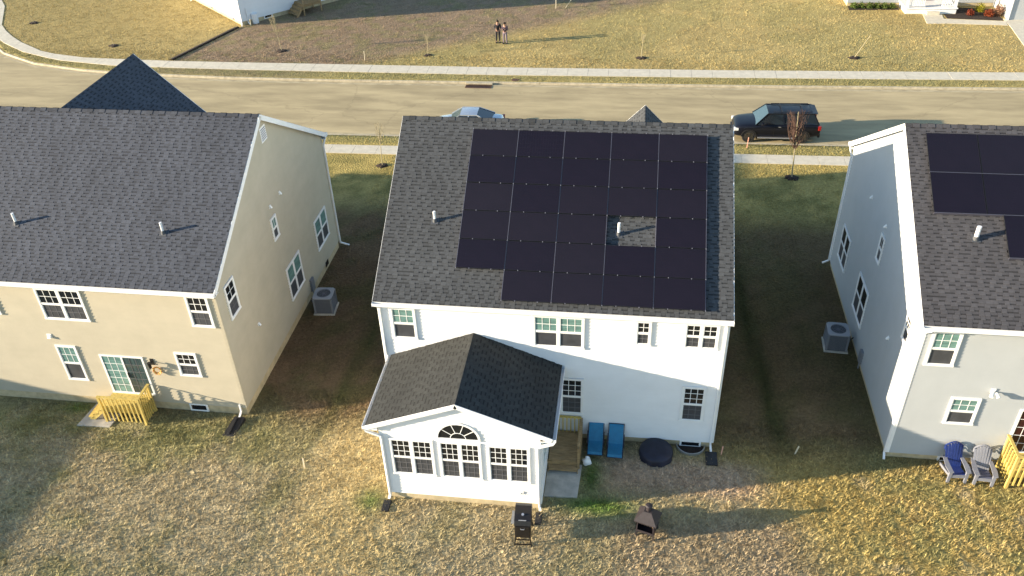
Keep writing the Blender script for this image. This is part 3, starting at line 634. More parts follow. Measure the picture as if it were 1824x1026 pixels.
for k in range(10):
    t0, t1 = math.pi*k/10, math.pi*(k+1)/10; b.bar((ac_+math.cos(t0)*.27, -SD-.044, az0+.06+math.sin(t0)*.26), (ac_+math.cos(t1)*.27, -SD-.044, az0+.06+math.sin(t1)*.26), .025, .01, upv=(0, 1, 0))
b.build('muntin', M['trim'], aw)
b = MB(); b.path([(5.55, -SD-.03, .84), (5.45, -SD-.08, .78)], .02, 6); b.box(5.5, 5.62, -SD-.05, -SD, .76, .88); b.build('hose_tap', M['trim'], cen)

# --- pale grey house on the right
gry, hr = house('house', (18.824, .176, 0), math.radians(-.107), 0, 12.4, 12.88, 6.51, 10.57, .3, .2, 'grey', 'sh_char',
    'pale grey house on the right with solar panels and charcoal roof', zf=.27, seed=3)
W = lambda *a, **k: window(gry, (0, 0, 0), BX, BN, *a, **k)
W(.30, 1.25, 4.6, 6.12, teal=1, low_grid=False); W(1.58, 2.58, 1.94, 3.22, teal=1, low_grid=False, grid=(3, 2))
S = lambda *a, **k: window(gry, (0, 0, 0), (0, 1, 0), (-1, 0, 0), *a, **k)
S(10.12, 11.7, 1.38, 3.1, units=2, grid=(1, 1)); S(5.84, 6.4, 4.72, 5.95, grid=(2, 1)); S(6.1, 7.83, 1.28, 3.07, units=2, grid=(1, 1)); S(.97, 1.6, 4.5, 5.67)
slider(gry, 3.98, 5.8, .75, 2.85, ('door_red', 'pane_dark'))
for u, z in ((6.15, 6.37), (2.79, 3.48), (8.7, 6.22)): wall_cap(gry, (0, 0, 0), (0, 1, 0), (-1, 0, 0), u, z, .07)
vent_pipe(gry, hr, 1.76, 2.5, .5, .075)
downspout(gry, [(-.15, 13.15, 6.35), (-.06, 12.95, 5.95), (-.06, 12.95, .2), (-.35, 12.9, .07)]); downspout(gry, [(.1, -.4, 6.35), (-.05, .06, 5.9), (-.05, .06, .2), (-.09, -.2, .06)])
b = MB(); b.obox((0, 0, 0), BX, BN, Zv, (2.78, 2.92), (0, .05), (3.5, 3.72)); b.tube((2.85, -.05, 3.6), (2.85, -.16, 3.62), .03, .03, 8)
for dx in (-.12, .12): b.tube((2.85+dx*.5, -.14, 3.63), (2.85+dx, -.28, 3.52), .05, .075, 10)
b.build('floodlight', M['trim'], gry)
b = MB(); b.obox((0, 0, 0), BX, BN, Zv, (1.85, 2.6), (-.03, .03), (.02, .25)); fv = b.build('foundation_vent', M['trim'], gry)
b = MB(); b.obox((0, 0, 0), BX, BN, Zv, (1.92, 2.53), (.03, .034), (.07, .21)); b.build('louvre', M['pane_dark'], fv)
b = MB(); b.obox((0, 0, 0), (0, 1, 0), (-1, 0, 0), Zv, (4.9, 5.2), (.0, .12), (.35, .95)); b.tube((-.06, 5.05, 0), (-.06, 5.05, .36), .03, .03, 8); b.build('electric_meter', M['ac'], gry)
# --- neighbours outside the frame whose shadows the photograph shows
wst, hw_ = house('house', (-25.1, -.1, 0), 0, -12.4, 0, 12.66, 6.4, 10.4, .3, .2, 'white', 'sh_mid', 'white house beyond the left edge whose shadow lies on the road', nlim=0, small=0, seed=9, cross=(-5, 9.9, 12.97, .93, 3.6))
r0 = empty('house', (-36.3, -13, 0)); tag(r0, 'low house outside the frame that shades the lower left lawn', 'house')
b = MB(); b.box(-3.5, 3.5, -13, 11.8, 0, 3.4); b.prism([(-3.5, -13, 3.4), (3.5, -13, 3.4), (0, -13, 5.1)], (0, 24.8, 0)); b.build('wall', M['tan'], r0)
b = MB()
for s_ in (1, -1): u_ = V((-s_*.9, 0, .437)); b.obox((s_*3.9, -13.3, 3.33), (0, 1, 0), u_, V((s_*.437, 0, .9)), (0, 25.4), (0, 4.33), (-.1, .02))
b.build('roof', M['sh_mid'], r0)

# ------------------------------------------------------------------ solar panels
PW, PH = 1.728, 1.134; CW_, CH_ = 1.75, 1.16
pm = MB(); pm.box(0, PW, 0, PH, 0, .036, 1); 
pm2 = MB(); pm2.box(.012, PW-.012, .012, PH-.012, .030, .0375, 0)
PM = None
def panel_mesh():
    b = MB(); f = .013
    b.box(0, PW, 0, f, 0, .04, 1); b.box(0, PW, PH-f, PH, 0, .04, 1); b.box(0, f, f, PH-f, 0, .04, 1); b.box(PW-f, PW, f, PH-f, 0, .04, 1)
    return b.mesh('solar_panel', [M['panel'], M['panel_frame']])
def glass_mesh():
    b = MB(); f = .013; b.box(f, PW-f, f, PH-f, .02, .037, 0)
    me = b.mesh('glass_sheet', [M['panel']]); return me
def busbars():
    b = MB()
    for k in range(1, 18): x = PW*k/18; b.box(x-.002, x+.002, .02, PH-.02, .037, .0376)
    for k in range(1, 6): y = PH*k/6; b.box(.02, PW-.02, y-.002, y+.002, .037, .0377)
    return b.mesh('cell_gap', [M['cellgap']])
M['cellgap'] = mat('cell_gap', (.009, .0085, .014), .4)
pme, gme, bme = panel_mesh(), glass_mesh(), busbars()
M['clamp'] = mat('clamp_metal', (.16, .16, .19), .55)
cl = MB(); cl.box(-.013, .013, -.02, .02, .03, .047); clm = cl.mesh('clamp', M['clamp'])
def array(root_h, h, x0, s0, cells, label, loc, rz, lift=.12):
    root = empty('solar_array', loc, rz); tag(root, label, 'solar panels')
    us, n = h['us'], h['n']; O = V((0, -h['oh'], h['E'])); B = Matrix(((1, us.x, n.x, 0), (0, us.y, n.y, 0), (0, us.z, n.z, 0), (0, 0, 0, 1)))
    rows = {}
    for i, j in cells:
        T = Matrix.Translation(O+V((x0+i*CW_+random.uniform(-.003, .003), 0, 0))+us*(s0+j*CH_)+n*(lift+random.uniform(-.003, .003))) @ B @ Matrix.Rotation(random.uniform(-.003, .003), 4, 'X') @ Matrix.Rotation(random.uniform(-.003, .003), 4, 'Y')
        p = place(pme, 'solar_panel', root, T); place(gme, 'glass_sheet', p, Matrix.Identity(4)); place(bme, 'cell_gap', p, Matrix.Identity(4))
        rows.setdefault(j, []).append(i)
    for j, ii in rows.items():
        pass
    for j in sorted(set(j for _, j in cells) | set(j+1 for _, j in cells)):
        for i, _ in [(i, 0) for i in range(-1, 12)]:
            if (i, j) in cells or (i, j-1) in cells:
                for fx in (.27, .72):
                    T = Matrix.Translation(O+V((x0+(i+fx)*CW_, 0, 0))+us*(s0+j*CH_-.013)+n*(lift)) @ B
                    place(clm, 'clamp', root, T)
    # rails run up the slope at panel joints, poking out below
    for k in range(0, 14):
        js = [j for (i, j) in cells if i == k or i == k-1]
        if not js: continue
        b = MB(); xx = x0+k*CW_-.011; b.obox(O+V((xx, 0, 0)), (1, 0, 0), us, n, (-.008, .008), (s0+min(js)*CH_+.01, s0+(max(js)+1)*CH_-.03), (.03, lift+.0385)); b.build('rail', M['alu_dull'], root)
        for jj in range(min(js), max(js)+2):
            place(clm, 'clamp', root, Matrix.Translation(O+V((xx, 0, 0))+us*(s0+jj*CH_-.013)+n*lift) @ B)
    for j in set(j for _, j in cells):
        ii = sorted(i for i, jj in cells if jj == j)
        runs = [[ii[0]]]
        for q in ii[1:]:
            if q == runs[-1][-1]+1: runs[-1].append(q)
            else: runs.append([q])
        for ru in runs: b = MB(); b.obox(O, (1, 0, 0), us, n, (x0+ru[0]*CW_+.02, x0+(ru[-1]+1)*CW_-.04), (s0+j*CH_+.25, s0+j*CH_+.29), (.02, lift-.003)); b.build('cross_rail', M['panel_frame'], root)
M['alu_dull'] = mat('rail_aluminium', (.11, .11, .15), .5, metal=.3)
cells = [(i, j) for i in range(5) for j in range(6) if (i, j) not in ((0, 0), (3, 2))]
array(cen, hc, 2.80, .2412, cells, 'array of twenty eight black solar panels on the roof of the white house', (0, 0, 0), 0)
cells2 = [(i, j) for i in range(6) for j in (3, 4)]; cells2 += [(i, 2) for i in range(2, 6)]
hr2 = dict(hr); 
def array2():
    global CW_, PW, PH, CH_, pme, gme, bme
    root = empty('solar_array', (18.824, .176, 0), math.radians(-.107)); tag(root, 'black solar panels on the charcoal roof of the right-hand grey house', 'solar panels')
    us, n = hr['us'], hr['n']; O = V((0, -hr['oh'], hr['E'])); B = Matrix(((1, us.x, n.x, 0), (0, us.y, n.y, 0), (0, us.z, n.z, 0), (0, 0, 0, 1)))
    s_of = lambda y: (y+.3)/us.y
    top = s_of(6.05); ph = (s_of(6.05)-s_of(3.27))/2; sc = (ph-.02)/PH
    for i, j in cells2:
        x = .44+i*CW_ if j > 2 else 2.70+(i-2)*CW_
        s = top-(5-j)*ph
        T = Matrix.Translation(O+V((x, 0, 0))+us*s+n*.12) @ B @ Matrix.Diagonal((1, sc, 1, 1))
        p = place(pme, 'solar_panel', root, T); place(gme, 'glass_sheet', p, Matrix.Identity(4)); place(bme, 'cell_gap', p, Matrix.Identity(4))
    for j in (3, 4, 2):
        xa = .44 if j > 2 else 2.7; s = top-(5-j)*ph
        b = MB(); b.obox(O, (1, 0, 0), us, n, (xa, xa+10), (s-.018, s-.004), (.03, .16)); b.build('rail', M['alu_dull'], root)
        b = MB(); b.obox(O, (1, 0, 0), us, n, (xa, xa+10), (s+.3, s+.34), (.02, .118)); b.build('cross_rail', M['panel_frame'], root)
array2()

# ------------------------------------------------------------------ houses across the road
fa = math.atan2(46.1-51.0, -24.8+32.9)
fl = empty('house', (-24.8, 46.1, 0), math.atan2(51.4-46.1, -20.0+24.8)); tag(fl, 'white house across the road at the top edge, left, with wooden steps', 'house')
FL, FD = 13., 10.5; FZ, FE, FRZ = .35, 6.3, 9.9
b = MB(); b.box(0, FD, 0, FL, FZ, FE); b.prism([(0, 0, FE), (FD, 0, FE), (FD/2, 0, FRZ)], (0, FL, 0))
sided_wall(b, (0, 0, 0), (1, 0, 0), (0, -1, 0), FZ, FE, lambda z: (0, FD)); sided_wall(b, (0, 0, 0), (0, 1, 0), (-1, 0, 0), FZ, FE, lambda z: (0, FL)); b.build('wall', M['white'], fl)
b = MB(); b.box(.03, FD-.03, .03, FL-.03, -.2, FZ+.01); b.build('foundation', M['found'], fl)
b = MB(); ln_ = math.hypot(FD/2+.3, FRZ-FE+.2)
for s_ in (1, -1): u_ = V((s_*(FD/2+.3)/ln_, 0, (FRZ-FE+.2)/ln_)); b.obox((FD/2-s_*(FD/2+.3), -.3, FE-.15), (0, 1, 0), u_, V((-s_*u_.z, 0, abs(u_.x))), (0, FL+.6), (0, ln_), (-.05, .08))
b.build('roof', M['sh_mid'], fl)
window(fl, (0, 0, 0), BX, BN, 2.3, 3.3, 1.75, 3.2, grid=(3, 2)); window(fl, (0, 0, 0), BX, BN, 6.5, 7.4, 4.4, 5.9); window(fl, (0, 0, 0), (0, 1, 0), (-1, 0, 0), 4, 5.6, 4.4, 5.9, units=2); window(fl, (0, 0, 0), (0, 1, 0), (-1, 0, 0), 6, 7.6, 1.6, 3.1, units=2)
for u in (1.6, 6.0): b = MB(); b.obox((0, 0, 0), (0, 1, 0), (-1, 0, 0), Zv, (u, u+.5), (.0, .03), (.12, .34)); b.build('foundation_vent', M['ac'], fl)
wall_cap(fl, (0, 0, 0), (0, 1, 0), (-1, 0, 0), 3.4, .9); b = MB(); b.obox((0, 0, 0), BX, BN, Zv, (2.1, 2.9), (-.02, .03), (.1, .4)); q_ = b.build('foundation_vent', M['trim'], fl)
b = MB(); b.obox((0, 0, 0), BX, BN, Zv, (2.18, 2.82), (.03, .035), (.16, .34)); b.build('louvre', M['pane_dark'], q_)
downspout(fl, [(-.02, -.06, 6), (-.02, -.06, .2), (-.2, -.3, .06)]); downspout(fl, [(.55, -.06, 1.4), (.55, -.06, .2), (.6, -.3, .06)]); downspout(fl, [(-.06, 9.9, 6), (-.06, 9.9, .2), (-.4, 9.9, .06)])
def wood_steps(root, x0, x1, yb, yf, zt, steps_dir, key, n=3, rail_front=True, rail_side=1, nb=8, nside=5, door_h=1.0, drop=.2):
    """deck platform with boards, posts, railings with balusters and a short flight"""
    nbd = max(3, int(round((yb-yf)/.14)))
    for k in range(nbd):
        y0 = yf+(yb-yf)*k/nbd; b = MB(); b.box(x0, x1, y0+.004, y0+(yb-yf)/nbd-.004, zt-.035+random.uniform(-.002, .002), zt); b.build('deck_board', M[key], root)
    b = MB(); b.box(x0, x1, yf+.0, yf+.04, zt-.22, zt-.036); b.box(x0, x0+.04, yf+.04, yb, zt-.22, zt-.036); b.box(x1-.04, x1, yf+.04, yb, zt-.22, zt-.036); b.build('joist', M[key], root)
    for x, y in ((x0, yf), (x1, yf), (x1, yb-.1), (x0, yb-.1)):
        rail_here = (rail_front and y == yf) or (rail_side > 0 and x == x1) or (rail_side < 0 and x == x0)
        b = MB(); b.box(x-.045, x+.045, y-.045, y+.045, 0, zt+(door_h if rail_here else -.04)); b.build('post', M[key], root)
    bal = MB(); bal.box(-.03, .03, -.018, .018, -drop, door_h-.04); bm_ = bal.mesh('baluster', M[key])
    if rail_front:
        b = MB(); b.box(x0-.05, x1+.05, yf-.06, yf+.05, zt+door_h-.0, zt+door_h+.035); b.build('handrail', M[key], root)
        for k in range(nb): place(bm_, 'baluster', root, Matrix.Translation((x0+.09+(x1-x0-.18)*(k+.5)/nb, yf-.035, zt)))
    if rail_side:
        xx = x1 if rail_side > 0 else x0
        b = MB(); b.box(xx-.055, xx+.055, yf+.05, yb, zt+door_h+.001, zt+door_h+.036); b.build('handrail', M[key], root)
        for k in range(nside): place(bm_, 'baluster', root, Matrix.Translation((xx+rail_side*.035, yf+.08+(yb-yf-.16)*(k+.5)/nside, zt)))
    hh = zt/(n+1)
    for k in range(n):
        zt_ = zt-hh*(k+1); b = MB()
        if steps_dir == 'left': b.box(x0-.27*(k+1), x0-.27*k-.01, yf+.03, yb-.03, zt_-.04, zt_); b.box(x0-.27*k-.03, x0-.27*k-.011, yf+.03, yb-.03, zt_+.0, zt_+hh-.04)
        elif steps_dir == 'right': b.box(x1+.27*k+.01, x1+.27*(k+1), yf+.03, yb-.03, zt_-.04, zt_)
        else: b.box(x0+.03, x1-.03, yf-.30*(k+1), yf-.30*k-.01, zt_-.04, zt_); b.box(x0+.03, x1-.03, yf-.30*k-.03, yf-.30*k-.011, zt_, zt_+hh-.04)
        b.build('tread', M[key], root)
    b = MB()
    if steps_dir == 'left':
        for yy in (yf+.03, yb-.06): b.prism([(x0, yy, zt-.25), (x0, yy, zt-.05), (x0-.27*n, yy, .05), (x0-.27*n, yy, 0), (x0-.27*n+.2, yy, 0)], (0, .035, 0))
    elif steps_dir == 'front':
        for xx in (x0+.0, x1-.035): b.prism([(xx, yf, zt-.25), (xx, yf, zt-.05), (xx, yf-.30*n, .05), (xx, yf-.3*n, 0), (xx, yf-.3*n+.25, 0)], (.03, 0, 0))
    if b.v: b.build('stringer', M[key], root)
    return root
r = empty('wooden_steps', (-24.8, 46.1, 0), fl.rotation_euler.z); tag(r, 'small wooden porch steps on the shaded side of the far white house', 'porch steps')
wood_steps(r, 5.2, 6.9, 0, -1.6, .95, 'left', 'wood_b', 3)

fr_ = empty('house', (30.9, 53.2, 0), .03); tag(fr_, 'house with white front porch at the top right edge across the road', 'house')
b = MB(); b.box(-4.3, 9, 0, 9, .3, 6.2); b.prism([(-4.3, 0, 6.2), (-4.3, 9, 6.2), (-4.3, 4.5, 9)], (13.3, 0, 0)); sided_wall(b, (-4.3, 0, 0), (1, 0, 0), (0, -1, 0), .3, 6.2, lambda z: (0, 13.3)); b.build('wall', M['grey'], fr_)
b = MB(); b.box(-4.27, 8.97, .03, 8.97, -.2, .31); b.build('foundation', M['found'], fr_)
b = MB()
for y0, s_ in ((-.3, 1), (9.3, -1)): u_ = V((0, s_*.86, .51)); b.obox((-4.5, y0, 6.1), (1, 0, 0), u_, V((0, -s_*.51, .86)), (0, 13.7), (0, 5.6), (-.08, .02))
b.build('roof', M['sh_mid'], fr_)
b = MB(); b.box(0, 4.0, -2.0, -.02, 0, .42); b.box(-.08, 4.08, -2.08, -.02, .421, .50); b.build('porch_floor', M['trim'], fr_)
b = MB()
for x in (.1, 3.9): b.box(x-.09, x+.09, -1.98, -1.80, .5, 3.0); 
b.box(0, 4, -2.0, -1.78, 3.0, 3.3); b.build('porch_column', M['trim'], fr_)
b = MB(); b.hexa([(-.2, -2.2, 3.31), (4.2, -2.2, 3.31), (4.2, -.02, 3.31), (-.2, -.02, 3.31), (-.2, -2.2, 3.36), (4.2, -2.2, 3.36), (4.2, -.02, 4.0), (-.2, -.02, 4.0)]); b.build('porch_roof', M['sh_mid'], fr_)
for x0_, x1_ in ((.15, 1.5), (2.75, 3.85)):
    for za, zb_ in ((1.3, 1.36), (.6, .65)): b = MB(); b.box(x0_, x1_, -1.93, -1.87, za, zb_); b.build('handrail', M['trim'], fr_)
    bb = MB(); bb.box(-.018, .018, -1.92, -1.88, .65, 1.3); bm_ = bb.mesh('baluster', M['trim'])
    for k in range(int((x1_-x0_)/.13)): place(bm_, 'baluster', fr_, Matrix.Translation((x0_+.07+k*.13, 0, 0)))
b = MB(); b.box(1.6, 2.6, -2.4, -2.09, 0, .26); b.build('porch_step', M['walk'], fr_)
window(fr_, (0, 0, 0), BX, BN, -3.2, -1.5, 1.2, 2.8, units=2, teal=1); b = MB(); b.box(1.7, 2.6, -.05, -.02, .5, 2.6); b.build('front_door', M['door_red'], fr_)
b = MB(); b.box(7.6, 9.0, -3.5, -.02, 0, 3.2); b.build('garage_wing', M['grey'], fr_); b = MB(); b.box(7.5, 7.62, -3.6, -3.4, 0, 3.2); b.build('corner_board', M['trim'], fr_)
def pad(name, pts, z, mt):
    b = MB(); b.prism([(x, y, -.03) for x, y in pts], (0, 0, z+.03)); return tag(b.build(name, M[mt]), kind='structure')
pad('front_walk', [(32.35, 51.3), (32.1, 48.8), (33.5, 48.85), (33.6, 48.9), (38.2, 48.6), (38.3, 49.6), (33.7, 50.0), (33.85, 51.3)], .03, 'walk')
pad('driveway', [(38.3, 50.2), (38.3, 48.3), (37.94, 44.05), (37.6, 38.75), (43.5, 39.0), (44.5, 50.2)], .03, 'walk')
pad('mulch_bed', [(34.0, 50.15), (38.2, 49.75), (38.3, 52.6), (35.0, 52.9), (34.95, 51.2), (34.0, 51.1)], .035, 'mulch')
pad('mulch_bed', [(26.6, 52.0), (30.7, 52.2), (30.7, 53.1), (26.7, 53.0)], .035, 'mulch')

# ------------------------------------------------------------------ leaves
def leaf_ball(name, c, rx, rz_, n, col, parent=None, ls=.06):
    k = RNG.normal(size=(n, 3)); k /= np.linalg.norm(k, axis=1)[:, None]; k *= (RNG.random((n, 1))**.4)
    P = k*np.array([rx, rx, rz_])*(.75+.5*RNG.random((n, 1))); P[:, 2] = np.abs(P[:, 2]+rz_*.6)
    a = RNG.normal(size=(n, 3)); a /= np.linalg.norm(a, axis=1)[:, None]; q = RNG.normal(size=(n, 3)); q = np.cross(a, q); q /= np.linalg.norm(q, axis=1)[:, None]
    v = np.stack([P-a*ls, P+q*ls*.5, P+a*ls, P-q*ls*.5], 1).reshape(-1, 3)
    f = np.arange(n*4).reshape(n, 4); me = npmesh(name, v, f, M['shrub']); cc = np.repeat(np.array(col)[None]*(.6+.8*RNG.random((n, 1))), 4, 0)
    color_attr(me, cc)
    o = bpy.data.objects.new(name, me); COL.objects.link(o)
    if parent: o.parent = parent
    else: pass
    o.location = c; return o
def shrub(loc, rx, rz_, col, label, group=None, n=500):
    r = empty('shrub', loc); tag(r, label, 'shrub', group)
    b = MB()
    for k in range(5): an = k*1.3; b.tube((0, 0, 0), (math.cos(an)*rx*.5, math.sin(an)*rx*.5, rz_), .012, .004, 5)
    b.build('stem', M['twig'], r); leaf_ball('foliage', (0, 0, 0), rx, rz_, n, col, r)
for k in range(6): shrub((27.1+k*.62, 52.55+.05*(k % 2), 0), .33, .3, (1.3, 1.25, .9), 'low green shrub in the row left of the far porch', 'green shrubs in the row before the far house')
shrub((36.0, 51.0, 0), .3, .28, (2.2, .25, .3), 'dark red shrub in the mulch bed next to the far porch'); shrub((37.4, 50.8, 0), .38, .36, (2.6, .35, .3), 'larger red shrub in the mulch bed nearer the driveway')
shrub((37.0, 51.9, 0), .4, .45, (3.4, 2.2, .3), 'yellow shrub at the back of the far mulch bed'); shrub((38.15, 51.0, 0), .42, .62, (3.2, 1.2, 3.0), 'mauve bush at the driveway corner of the far mulch bed', n=700)

# ------------------------------------------------------------------ trees
def young_tree(x, y, h, lean=(0, 0), crown=None, label='', group='newly planted bare trees', r=.03, ring=.42, nt_=40, tw='twig', tie=True):
    t = empty('tree', (x, y, 0)); tag(t, label, 'tree', group); b = MB(); rnd = random.Random(int(x*100+y))
    p = V((0, 0, 0)); n = 7; pts = [p.copy()]
    for k in range(1, n+1): pts.append(V((lean[0]*k/n+rnd.uniform(-.015, .015), lean[1]*k/n, h*k/n)))
    hc_ = crown[0] if crown else h*.55
    for k in range(n): b.tube(pts[k], pts[k+1], r*(1-.6*k/n), r*(1-.6*(k+1)/n), 7, caps=False)
    b.build('trunk', M['bark'], t)
    c = MB()
    for k in range(nt_):
        z0 = hc_+(h-hc_)*rnd.random()**1.6*.6; an = rnd.random()*6.28; sp = (crown[1] if crown else h*.12)*(.5+.6*rnd.random()); z1 = min(h, z0+(h-hc_)*(.35+.6*rnd.random()))
        base = V((lean[0]*z0/h, lean[1]*z0/h, z0)); tip = V((lean[0]*z1/h+math.cos(an)*sp, lean[1]*z1/h+math.sin(an)*sp, z1)); mid = base.lerp(tip, .5)+V((math.cos(an)*sp*.18, math.sin(an)*sp*.18, -.03*h))
        rr = r*.38; c.tube(base, mid, rr, rr*.7, 4, caps=False); c.tube(mid, tip, rr*.7, rr*.25, 4, caps=False)
        for q in range(3):
            s_ = mid.lerp(tip, rnd.random()*.8); e_ = s_+V((rnd.uniform(-.13, .13)*h*.3, rnd.uniform(-.13, .13)*h*.3, rnd.uniform(.04, .14)*h*.6)); c.tube(s_, e_, rr*.5, rr*.2, 3, caps=False)
    c.build('crown', M[tw], t)
    m_ = MB(); prof = []; N = 18
    ang = [rnd.uniform(.8, 1.25) for _ in range(N)]
    top = []
    for k in range(N): an = 2*math.pi*k/N; m_.face([(0, 0, .09), (math.cos(an)*ring*.55*ang[k], math.sin(an)*ring*.5*ang[k], .085), (math.cos(an+2*math.pi/N)*ring*.55*ang[(k+1) % N], math.sin(an+2*math.pi/N)*ring*.5*ang[(k+1) % N], .085)]); m_.face([(math.cos(an)*ring*.55*ang[k], math.sin(an)*ring*.5*ang[k], .085), (math.cos(an)*ring*ang[k], math.sin(an)*ring*.85*ang[k], .004), (math.cos(an+2*math.pi/N)*ring*ang[(k+1) % N], math.sin(an+2*math.pi/N)*ring*.85*ang[(k+1) % N], .004), (math.cos(an+2*math.pi/N)*ring*.55*ang[(k+1) % N], math.sin(an+2*math.pi/N)*ring*.5*ang[(k+1) % N], .085)])
    mb_ = tag(m_.build('mulch_ring', M['mulch']), kind='structure'); mb_.location = (x, y, 0)
young_tree(18.15, 21.95, 4.1, (-.25, 0), (1.75, .55), 'young bare tree with reddish twigs in front of the dark parked car', r=.045, ring=.42, nt_=60)
young_tree(-6.12, 21.7, 2.9, (.1, 0), (1.3, .3), 'thin bare tree between the tan and the white house by the sidewalk', r=.028, ring=.36, nt_=16, tw='bark')
young_tree(-19.22, 40.4, 2.9, (-.3, 0), (1.2, .35), 'thin pale tree in a mulch ring before the far white house', ring=.48, nt_=22, tw='bark')
young_tree(-7.17, 40.0, 1.7, (.1, 0), (.7, .3), 'thin pale tree in a mulch ring left of the two people', ring=.35, nt_=14, tw='bark', r=.022)
young_tree(9.34, 40.2, 1.9, (.1, 0), (1.2, .2), 'thin pale tree in a mulch ring across the road above the solar panels', ring=.4, nt_=10, tw='bark', r=.03)
young_tree(25.06, 41.0, 1.8, (.85, 0), (1.4, .1), 'leaning bare pole tree in a mulch ring on the far right lawn', ring=.42, nt_=4, tw='bark', r=.035)
young_tree(-33.93, 40.9, 1.0, (0, 0), (.5, .15), 'tiny sapling in a mulch ring near the curve of the far sidewalk', ring=.42, nt_=8, tw='bark', r=.02)
young_tree(-44.33, 46.1, .8, (0, 0), (.4, .12), 'tiny sapling in a mulch ring at the upper left corner', ring=.45, nt_=6, tw='bark', r=.02)
def stake(x, y, h, label, mt='stake', lean=.03, r=.022):
    b = MB(); b.hexa([(-r, -r, -.1), (r, -r, -.1), (r, r, -.1), (-r, r, -.1), (-r+lean, -r, h), (r+lean, -r, h), (r+lean, r, h), (-r+lean, r, h)]); b.box(-r+lean, r+lean, -r-.001, r+.001, h-.06, h+.004)
    o = b.build('stake', M[mt]); o.location = (x, y, 0); tag(o, label, 'stake'); return o
stake(-2.96, -2.6, .5, 'pale wooden stake in the lawn between the tan and the white house'); stake(15.5, -.02, .4, 'pale wooden stake in the shade between the white and grey houses', lean=.1)
stake(15.93, 25.6, .7, 'pinkish stake on the verge beside the dark parked car', 'pink'); stake(-11.9, 38.7, .75, 'pale stake by the far sidewalk left of centre'); stake(1.82, 51.6, 1.9, 'tall thin pole standing at the top edge beyond the two people', r=.03)
stake(2.6, 51.9, 1.0, 'short leaning stick beside the tall thin pole at the top edge', lean=.75); stake(-24.1, 46.2, .55, 'small pale post at the corner of the far white house', r=.03)
stake(12.75, -.35, .45, 'small red marker stake by the right back corner of the white house', 'pink', r=.018)

# ------------------------------------------------------------------ AC units
def ac_unit(x, y, rz, label, sc=1.):
    r = empty('ac_unit', (x, y, 0), rz); r.scale = (sc, sc, sc); tag(r, label, 'air conditioner', 'air conditioners beside the houses')
    b = MB(); b.box(-.5, .5, -.5, .5, -.02, .06); b.build('pad', M['slab'], r)
    b = MB(); b.box(-.42, .42, -.42, .42, .06, .90); b.build('core', M['ac_dark'], r)
    b = MB()
    for sx in (-1, 1):
        for sy in (-1, 1): b.box(min(sx*.37, sx*.45), max(sx*.37, sx*.45), min(sy*.37, sy*.45), max(sy*.37, sy*.45), .06, .9)
    for k in range(14): z = .12+k*.054; b.box(-.43, .43, -.432, .432, z, z+.014)
    b.build('louvre_cage', M['ac'], r, bevel=.006)
    b = MB(); N = 28
    for k in range(N):
        a0, a1 = 2*math.pi*k/N, 2*math.pi*(k+1)/N
        def sq(t): c, s = math.cos(t), math.sin(t); m = .46/max(abs(c), abs(s)); m = min(m, .58); return (c*m, s*m)
        b.face([(math.cos(a0)*.33, math.sin(a0)*.33, .95), (*sq(a0), .94), (*sq(a1), .94), (math.cos(a1)*.33, math.sin(a1)*.33, .95)]); b.face([(*sq(a0), .94), (*sq(a0), .89), (*sq(a1), .89), (*sq(a1), .94)]); b.face([(math.cos(a0)*.33, math.sin(a0)*.33, .95), (math.cos(a1)*.33, math.sin(a1)*.33, .95), (math.cos(a1)*.32, math.sin(a1)*.32, .86), (math.cos(a0)*.32, math.sin(a0)*.32, .86)])
    b.build('top_cover', M['ac_top'], r)
    b = MB(); 
    for k in range(4): an = k*math.pi/2+.3; b.hexa([(0, 0, .86), (math.cos(an)*.28, math.sin(an)*.28, .84), (math.cos(an+.7)*.28, math.sin(an+.7)*.28, .90), (.01, .01, .88), (0, 0, .865), (math.cos(an)*.28, math.sin(an)*.28, .845), (math.cos(an+.7)*.28, math.sin(an+.7)*.28, .905), (.01, .01, .885)])
    b.lathe((0, 0, .86), [(.09, 0), (.08, .05)], 12); b.build('fan', M['alu_dull'], r)
    b = MB()
    for rr in (.08, .16, .24, .31):
        for k in range(20): a0, a1 = 2*math.pi*k/20, 2*math.pi*(k+1)/20; b.bar((math.cos(a0)*rr, math.sin(a0)*rr, .955), (math.cos(a1)*rr, math.sin(a1)*rr, .955), .006)
    for k in range(8): a0 = k*math.pi/4; b.bar((0, 0, .958), (math.cos(a0)*.33, math.sin(a0)*.33, .958), .006)
    b.build('fan_guard', M['ac'], r)
    b = MB(); b.path([(-.46*(1 if x < 0 else -1), .1, .3), (-.62*(1 if x < 0 else -1), .12, .3), (-.72*(1 if x < 0 else -1), .12, .45)], .03, 8); b.build('refrigerant_line', M['black'], r)
M['ac_top'] = mat('ac_top_grey', (.30, .31, .33), .5)
ac_unit(-5.15, 7.25, .08, 'grey air conditioner beside the tan house'); ac_unit(18.05, 6.65, -.05, 'grey air conditioner beside the pale grey house on the right')
b = MB(); b.lathe((0, 0, 0), [(.28, 0), (.28, .75), (.3, .76), (.3, .82), (.2, .86)], 12); o = b.build('bin', M['trim']); o.location = (-23.9, 46.9, 0); tag(o, 'small white bin at the shaded corner of the far white house', 'bin')

